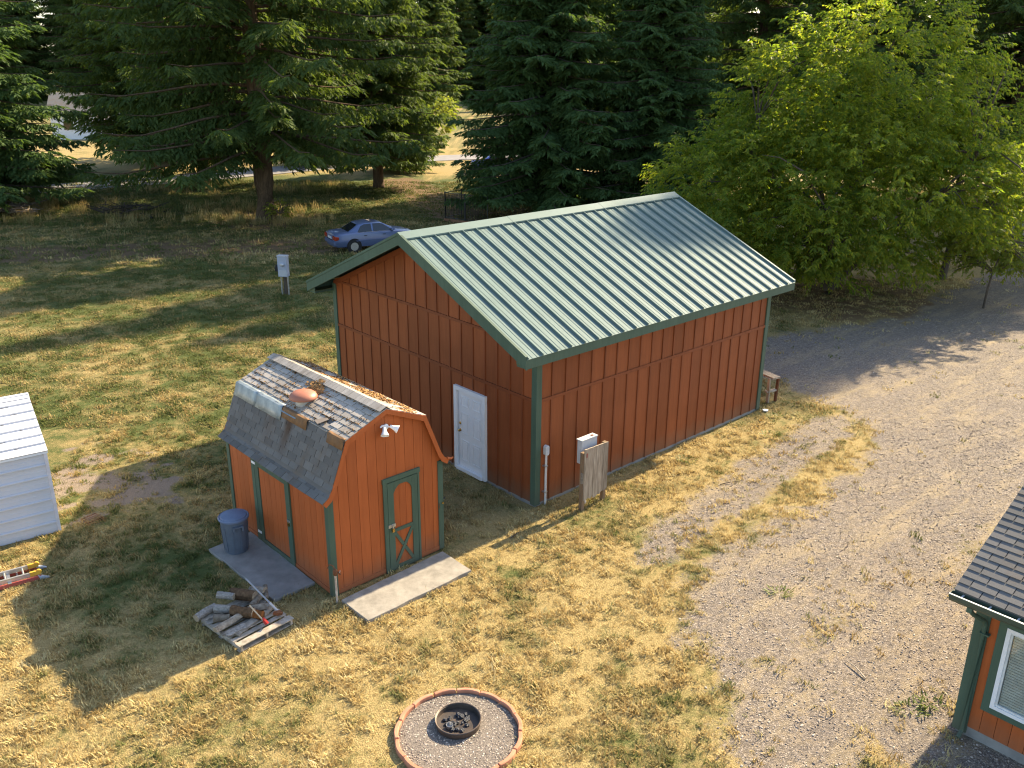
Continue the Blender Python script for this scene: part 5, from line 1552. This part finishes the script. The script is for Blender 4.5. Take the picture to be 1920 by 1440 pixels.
leafy_tree('cherry_tree', 'wide leafy cherry tree with sunlit yellow green top beside the barn', (13.4, 37.0, 0), M['leaves'], seed=21,
           lobes=[(.6, .3, 5.0, 6.0, 5.2, 4.4), (-2.8, .2, 4.2, 4.2, 4.2, 3.4), (1.2, .8, 8.6, 4.6, 4.2, 3.6), (4.6, -.6, 4.4, 3.6, 3.6, 2.6), (-1.6, -2.0, 3.0, 4.0, 3.0, 2.0), (-1.8, .6, 8.0, 3.4, 3.4, 2.8), (-5.2, -.3, 4.3, 2.9, 3.2, 3.0)],
           nclus=10500, trunk=((0, 0, 0), stems), leafn=12, leaf=(.185, .036), limbs=60)
stems2 = [([(0, 0, -.2), (.1, 0, .8), (.2, .1, 2.4), (.1, .2, 4.4), (.3, .3, 6.6), (.4, .2, 8.6)], [.2, .16, .13, .10, .06, .02]),
          ([(.2, .1, 2.2), (1.2, -.2, 3.4), (2.6, -.4, 4.8), (4.2, -.5, 6.0)], [.09, .07, .05, .02]),
          ([(.1, .1, 1.4), (1.3, -.5, 2.0), (2.9, -1.0, 2.1), (4.2, -1.6, 1.7)], [.09, .07, .05, .02]),
          ([(.1, .1, 3.0), (-1.2, .2, 4.6), (-2.2, .2, 6.4)], [.08, .05, .02])]
leafy_tree('leafy_tree', 'loose leafy tree right of the cherry tree with arching sunlit branches', (19.6, 40.0, 0), M['leaves'], seed=33,
           lobes=[(.3, 0, 7.0, 2.6, 2.6, 2.3), (2.6, -.4, 5.0, 2.8, 2.2, 1.5), (4.4, -.6, 6.3, 1.9, 1.5, 1.3), (2.6, -1.0, 2.6, 2.8, 1.8, .9), (-1.8, .2, 6.0, 2.2, 2.2, 2.2), (.5, 0, 4.2, 2.4, 2.2, 1.5)],
           nclus=1900, trunk=((0, 0, 0), stems2), leafn=12, leaf=(.18, .038), limbs=36, tw=.65)
leafy_tree('sapling', 'small yellow leaved sapling on the gravel edge under the leafy branches', (19.0, 34.9, 0), M['leaves_yellow'], seed=41,
           lobes=[(.2, 0, 2.1, 1.5, 1.1, .75), (1.4, -.2, 1.9, 1.2, .9, .5), (-.9, 0, 2.6, .9, .8, .6)], nclus=330,
           trunk=((0, 0, 0), [([(0, 0, -.1), (.03, 0, .8), (.1, 0, 1.5), (.3, 0, 2.3)], [.05, .045, .035, .015])]), leafn=10, leaf=(.16, .034), limbs=26, tw=.5)
# shrubs and young trees in the sunlit background
for i, (x, y, s, lab) in enumerate(((-19.5, 88, 1.5, 'sunlit yellow green shrub beyond the road left of centre'), (-9.5, 97, 2.1, 'bright leafy tree seen in the gap left of the spruce'),
                                    (-36, 88, 1.7, 'yellow green bush beyond the road at the far left'), (-42, 70, 1.0, 'low sunlit bush by the road at the left'),
                                    (17, 92, 2.0, 'sunlit bush glimpsed right of the two spruces'), (-27, 92, 2.2, 'bright leafy tree behind the big fir\'s left boughs'), (31, 84, 1.5, 'sunlit bush glimpsed through the leafy tree'))):
    s_ = s
    leafy_tree('shrub', lab, (x, y, 0), M['leaves_yellow'], seed=60 + i, lobes=[(0, 0, 1.3 * s_, 1.5 * s_, 1.5 * s_, 1.2 * s_), (.8 * s_, 0, 2.0 * s_, 1.0 * s_, 1. * s_, .8 * s_)], nclus=420,
               trunk=((0, 0, 0), [([(0, 0, -.2), (0, 0, .6 * s_), (.1, 0, 1.6 * s_)], [.09, .07, .03])]), leafn=7, leaf=(.30, .10), limbs=12, tw=.6)
# low shrub at the foot of the big fir
leafy_tree('shrub', 'small yellow green shrub at the foot of the big fir', (-13.9, 53.2, 0), M['leaves_yellow'], seed=80, lobes=[(0, 0, .75, .75, .6, .5)], nclus=90,
           trunk=((0, 0, 0), [([(0, 0, -.1), (0, 0, .5)], [.03, .015])]), leafn=8, leaf=(.15, .035), limbs=8, tw=.3)

# fallen branches and brush pile
def branches(name, loc, n, rad, label, cat, mat, h=.5, thick=.05):
    t = MB(); g = random.Random(len(label))
    for i in range(n):
        a = g.uniform(0, 6.28); q = g.uniform(0, 6.28); r = rad * math.sqrt(g.random())
        p = Vector((math.cos(q) * r, math.sin(q) * r * .6, g.uniform(.05, h))); l = g.uniform(.6, 1.9)
        d = Vector((math.cos(a), math.sin(a) * .7, g.uniform(-.12, .35)))
        m_ = p + d * l * .5 + Vector((g.gauss(0, .1), g.gauss(0, .1), g.gauss(0, .08)))
        th = g.uniform(.4, 1) * thick
        e = p + d * l; e.z = max(e.z, .05); m_.z = max(m_.z, .05)
        t.tube([p, m_, e], [th, th * .8, th * .3], 6)
        t.tube([m_, m_ + Vector((g.gauss(0, .3), g.gauss(0, .3), g.uniform(.05, .3)))], [th * .5, th * .15], 5)
    o = t.build(name, mat, smooth=60); o.location = loc
    o['kind'] = 'stuff'
    return tag(o, label, cat)
branches('fallen_branches', (-30.8, 55.8, 0), 34, 2.0, 'bleached fallen branches heaped under the sunlit spruce at the left', 'branches', plain('bleached grey branch', (.30, .25, .20), (.10, .08, .065), 8, .9), .5, .09)
branches('brush_pile', (-24.0, 55.6, 0), 50, 2.2, 'dark heap of brush on the shaded lawn left of the big fir', 'brush pile', plain('dark damp brush', (.07, .055, .04), (.03, .024, .018), 8, .9), .55, .06)

# ------------------------------------------------------------------ grass and stones
def grassmat(name):
    m = N(name)
    gr = m.attr('green', 'INSTANCER'); r = m.rnd()
    hf = m.noise(m.pos(), 7.5, 3, .7)
    f = m.mapr(m.math('ADD', m.math('ADD', gr, m.math('MULTIPLY', m.math('SUBTRACT', hf, .5), .8)), m.math('MULTIPLY', m.math('SUBTRACT', r, .5), .8)), .3, .75)
    dry = m.ramp(r, [(0, (.34, .23, .085)), (.35, (.52, .39, .165)), (.75, (.66, .535, .26)), (1, (.78, .66, .37))])
    grn = m.ramp(r, [(0, (.055, .075, .018)), (.6, (.105, .13, .03)), (1, (.16, .17, .05))])
    c = m.mix(f, dry, grn)
    a = m.bsdf(c, .75, .2)
    t = m.n('ShaderNodeBsdfTranslucent'); m.l(c, t.inputs[0])
    s = m.n('ShaderNodeMixShader'); s.inputs[0].default_value = .35
    m.l(a, s.inputs[1]); m.l(t.outputs[0], s.inputs[2])
    return m.done(s.outputs[0])
M['grass'] = grassmat('lawn grass blades')

def tuft(seed, n, h, spread, w, lean):
    g = np.random.default_rng(seed)
    V = []; F = []
    for i in range(n):
        q = g.uniform(0, 6.28); r = spread * math.sqrt(g.random())
        b = np.array([r * math.cos(q), r * math.sin(q), -.01])
        a = g.uniform(0, 6.28); ln = g.uniform(.25, 1) * lean
        o = np.array([math.cos(a) * ln, math.sin(a) * ln, math.sqrt(max(.05, 1 - ln * ln))])
        hh = h * g.uniform(.5, 1.2); s = np.array([-math.sin(a), math.cos(a), 0]) * w * g.uniform(.7, 1.3)
        m_ = b + o * hh * .55; e = b + o * hh + np.array([o[0], o[1], -.5]) * hh * .25
        k = len(V)
        V += [b - s, b + s, m_ + s * .8, m_ - s * .8, e]; F += [(k, k + 1, k + 2, k + 3), (k + 3, k + 2, k + 4)]
    me = bpy.data.meshes.new('grass_tuft'); me.from_pydata([tuple(v) for v in V], [], F)
    me.materials.append(M['grass'])
    return me

def scatter(name, pts, rz, scl, srcs, extra, label, cat):
    me = bpy.data.meshes.new(name)
    n = len(pts)
    me.vertices.add(n); me.vertices.foreach_set('co', np.asarray(pts, np.float32).ravel())
    rot = np.zeros((n, 3), np.float32); rot[:, 2] = rz
    rot[:, 0] = RNG.normal(0, .12, n)
    me.attributes.new('rot', 'FLOAT_VECTOR', 'POINT').data.foreach_set('vector', rot.ravel())
    me.attributes.new('scl', 'FLOAT', 'POINT').data.foreach_set('value', np.asarray(scl, np.float32))
    me.attributes.new('idx', 'INT', 'POINT').data.foreach_set('value', RNG.integers(0, len(srcs), n).astype(np.int32))
    for k, v in extra.items(): me.attributes.new(k, 'FLOAT', 'POINT').data.foreach_set('value', np.asarray(v, np.float32))
    o = link(name, me)
    ng = bpy.data.node_groups.new(name, 'GeometryNodeTree')
    ng.interface.new_socket('Geometry', in_out='INPUT', socket_type='NodeSocketGeometry')
    ng.interface.new_socket('Geometry', in_out='OUTPUT', socket_type='NodeSocketGeometry')
    nd = ng.nodes; L = ng.links
    gi = nd.new('NodeGroupInput'); go = nd.new('NodeGroupOutput')
    iop = nd.new('GeometryNodeInstanceOnPoints'); iop.inputs['Pick Instance'].default_value = True
    g2i = nd.new('GeometryNodeGeometryToInstance')
    for s in srcs[::-1]:
        so = bpy.data.objects.new(s.name, s)
        oi = nd.new('GeometryNodeObjectInfo'); oi.inputs['Object'].default_value = so; oi.inputs['As Instance'].default_value = True
        L.new(oi.outputs['Geometry'], g2i.inputs[0])
    def na(nm, t):
        x = nd.new('GeometryNodeInputNamedAttribute'); x.data_type = t; x.inputs['Name'].default_value = nm
        return [q for q in x.outputs if q.name == 'Attribute' and q.enabled][0]
    L.new(gi.outputs[0], iop.inputs['Points']); L.new(g2i.outputs[0], iop.inputs['Instance'])
    L.new(na('idx', 'INT'), iop.inputs['Instance Index'])
    e2r = nd.new('FunctionNodeEulerToRotation'); L.new(na('rot', 'FLOAT_VECTOR'), e2r.inputs[0]); L.new(e2r.outputs[0], iop.inputs['Rotation'])
    L.new(na('scl', 'FLOAT'), iop.inputs['Scale'])
    L.new(iop.outputs[0], go.inputs[0])
    mod = o.modifiers.new('scatter', 'NODES'); mod.node_group = ng
    return tag(o, label, cat, kind='stuff')

BLOCK = [[(0, 0), (BL, 0), (BL, BW), (0, BW)]]
def outside(x, y):
    lx, ly = to_local(x, y, BX, BY, BYAW)
    ok = ~((lx > -.03) & (lx < BL + .03) & (ly > -.03) & (ly < BW + .03))
    hx, hy_ = lx + .17, ly + 9.28
    ok &= ~((hx > -.05) & (hx < HDEP) & (hy_ < .05))
    sx, sy = to_local(x, y, SX, SY, SYAW)
    ok &= ~((sx > -.02) & (sx < SW + .02) & (sy > -.02) & (sy < SLN + .02))
    wx, wy = to_local(x, y, -9.47, 16.49, WA)
    ok &= ~((wx < 0.03) & (wx > -LW) & (wy > -.03) & (wy < 2 * WD))
    for poly in ([(-3.09, 13.93), (-2.51, 13.30), (-.76, 14.97), (-1.37, 15.66)], [(-6.10, 15.72), (-4.33, 13.95), (-3.70, 14.55), (-5.45, 16.45)]):
        ok &= sdf_poly(x, y, poly) < -.01 + .07 * RNG.random(x.shape) ** 2
    ok &= np.hypot(x - PC.x, y - PC.y) > 1.0
    px, py = to_local(x, y, -4.63, 13.26, PAN)
    ok &= ~((abs(px) < .58) & (abs(py) < .64)) | (RNG.random(x.shape) < .08)
    return ok
tufts = [tuft(s, 13, .075, .06, .005, .85) for s in (1, 2, 3)]
tufts_mid = [tuft(s + 10, 14, .065, .11, .008, .9) for s in (1, 2, 3)]
X = []; 
def zone(x0, x1, y0, y1, dens):
    n = int((x1 - x0) * (y1 - y0) * dens)
    return RNG.uniform(x0, x1, n), RNG.uniform(y0, y1, n)
def plant(name, zones, srcs, s0, label, thr=.5, cat='grass'):
    xs = []; ys = []
    for z in zones:
        a, b = zone(*z); xs.append(a); ys.append(b)
    x = np.concatenate(xs); y = np.concatenate(ys)
    g_, s_, d_, gr = masks(x, y)
    cl = fbm(x * 4.2 + 3, y * 4.2 + 8, 3)
    prob = (1 - g_) ** 1.3 * (1 - .92 * s_) * (1 - .72 * d_) * (.38 + .85 * sstep(.35, .6, cl))
    prob = np.maximum(prob, .022 * (1 - s_) * sstep(.5, .65, cl))
    keep = (RNG.random(x.shape) < prob) & outside(x, y)
    x, y, gr, cl = x[keep], y[keep], gr[keep], cl[keep]
    n = len(x)
    return scatter(name, np.stack([x, y, ground_z(x, y)], 1), RNG.uniform(0, 6.28, n), s0 * RNG.uniform(.6, 1.35, n) * (.6 + .9 * sstep(.35, .7, cl)), srcs, {'green': gr}, label, cat)
plant('short_grass', [(-11, 9, 8.5, 22, 210), (9, 16, 15, 24, 90)], tufts, 1.0, 'short dry and green grass covering the near yard')
plant('lawn_grass', [(-26, 1, 22, 42, 75), (3, 26, 22, 40, 60)], tufts_mid, 1.25, 'mown grass of the middle lawn and round the barn\'s far side')
plant('field_grass', [(-48, 44, 42, 72, 26)], tufts_mid, 2.1, 'grass of the far lawn under and behind the trees')
# long seedy grass by the big fir and the road
tall = [tuft(s + 30, 26, .55, .30, .008, .45) for s in (1, 2)]
x, y = zone(-46, -12.5, 52, 70, 3.4)
cl = fbm(x * .35 + 2, y * .35, 3)
kp = (RNG.random(x.shape) < sstep(.40, .56, cl) * sstep(3.0, 4.6, d_line(x, y, [(-80, 52), (-50, 61), (-35, 66), (-27, 72), (-19, 80)])))
x, y = x[kp], y[kp]
scatter('tall_grass', np.stack([x, y, 0 * x], 1), RNG.uniform(0, 6.28, len(x)), RNG.uniform(.6, 1.3, len(x)), tall, {'green': np.clip(.55 + (fbm(x * .5, y * .5) - .5) * 1.2, 0, 1)}, 'long seedy grass between the road and the big fir', 'grass')
q = RNG.uniform(0, 6.28, 130); rr_ = RNG.uniform(.6, 3.2, 130)
x, y = -14.9 + np.cos(q) * rr_ * 1.5, 53.7 + np.sin(q) * rr_ * .6
scatter('tree_foot_grass', np.stack([x, y, 0 * x], 1), q, RNG.uniform(.6, 1.2, 130), tall, {'green': RNG.uniform(.1, .6, 130)}, 'tall dry grass round the foot of the big fir', 'grass')

# stones on the drive
def pebble(seed, mat):
    import bmesh
    bm = bmesh.new(); bmesh.ops.create_icosphere(bm, subdivisions=1, radius=1)
    g = random.Random(seed)
    for v in bm.verts: v.co = Vector((v.co.x * 1.2, v.co.y * .9, v.co.z * .6)) * g.uniform(.75, 1.2)
    me = bpy.data.meshes.new('pebble'); bm.to_mesh(me); bm.free(); me.materials.append(mat)
    return me
def stonemat():
    m = N('crushed gravel stones'); r = m.rnd()
    c = m.ramp(r, [(0, (.13, .105, .087)), (.35, (.24, .198, .165)), (.7, (.34, .285, .235)), (.92, (.46, .39, .32)), (1, (.62, .55, .46))])
    return m.done(m.bsdf(c, .9, .2))
M['stone'] = stonemat()
pebs = [pebble(s, M['stone']) for s in (1, 2, 3)]
x1, y1 = zone(1.5, 14, 9, 23, 230); x2, y2 = zone(5, 24, 20, 34, 80)
x, y = np.concatenate([x1, x2]), np.concatenate([y1, y2])
g_, s_, d_, gr = masks(x, y)
kp = (RNG.random(x.shape) < sstep(.25, .9, g_) * (.35 + .65 * sstep(.35, .6, fbm(x * 1.9 + 7, y * 1.9, 3)))) & outside(x, y)
x, y = x[kp], y[kp]
scatter('gravel_stones', np.stack([x, y, ground_z(x, y) + .004], 1), RNG.uniform(0, 6.28, len(x)), .008 + .014 * RNG.random(len(x)) ** 3, pebs, {}, 'loose grey and tan stones of the gravel drive', 'gravel')
pits = [(PC.x + r_ * math.cos(q_), PC.y + r_ * math.sin(q_), .014) for q_, r_ in zip(RNG.uniform(0, 6.28, 2600), .87 * np.sqrt(RNG.random(2600))) if math.hypot(r_ * math.cos(q_) + .02, r_ * math.sin(q_) - .2) > .35]
scatter('pit_gravel', np.array(pits), RNG.uniform(0, 6.28, len(pits)), RNG.uniform(.007, .016, len(pits)), pebs, {}, 'loose gravel between the fire pit bowl and its edging', 'gravel')

# single weeds on the drive and by the barn
weeds = [((5.06, 14.4), 'low green weed alone on the gravel right of the dry strip'), ((6.9, 21.9), 'green weed clump near the barn\'s far corner beside the gravel'), ((7.4, 23.2), 'tiny weed at the very foot of the barn\'s far corner'),
         ((6.55, 11.35), 'green weed clump on the gravel near the house corner post'), ((6.2, 11.2), 'broad low weed left of the clump by the house post'), ((17.9, 29.6), 'green patch of weeds at the right edge of the sunlit gravel'), ((4.35, 20.2), 'weed against the barn\'s long wall in mid length'), ((-2.17, 15.08), 'tuft of grass at the bottom of the shed\'s narrow door')]
for (x, y), lab in weeds:
    g = np.random.default_rng(int(abs(x * 100)))
    V = []; F = []
    for i in range(60):
        q = g.uniform(0, 6.28); r = .16 * math.sqrt(g.random()); b = np.array([r * math.cos(q) * 1.6, r * math.sin(q), 0])
        a = q + g.normal(0, .6); o = np.array([math.cos(a) * .8, math.sin(a) * .8, g.uniform(.3, 1)]); l = g.uniform(.06, .14)
        s = np.array([-math.sin(a), math.cos(a), 0]) * .014; k = len(V)
        V += [b, b + o * l * .5 + s, b + o * l + np.array([0, 0, -.02]), b + o * l * .5 - s]; F.append((k, k + 1, k + 2, k + 3))
    me = np_mesh('weed', V, F, M['weed'] if 'weed' in M else M.setdefault('weed', leafmat('weed leaves', (.09, .14, .025), (.14, .18, .035), (.20, .20, .05), .35)))
    tag(link('weed', me, loc=(x, y, ground_zc(x, y) + (.08 if 'slab' in lab else 0))), lab, 'weed')
# a few dry twigs
for (x, y, a, l, lab) in ((.0, 16.3, .9, .35, 'short dark twig in the dry grass below the meter board'), (4.9, 18.85, .3, .5, 'thin stick on the gravel strip along the barn wall'), (5.75, 11.9, 1.9, .5, 'pale bent stick on the gravel left of the house corner')):
    d = Vector((math.cos(a), math.sin(a), 0)) * l
    o = MB().tube([(0, 0, .02), d * .5 + Vector((.02, .03, .035)), d + Vector((0, 0, .025))], [.012, .011, .005], 6).build('twig', M['bark_grey'] if 'pale' not in lab else M['pallet_wood'], smooth=60)
    o.location = (x, y, ground_zc(x, y)); tag(o, lab, 'twig')
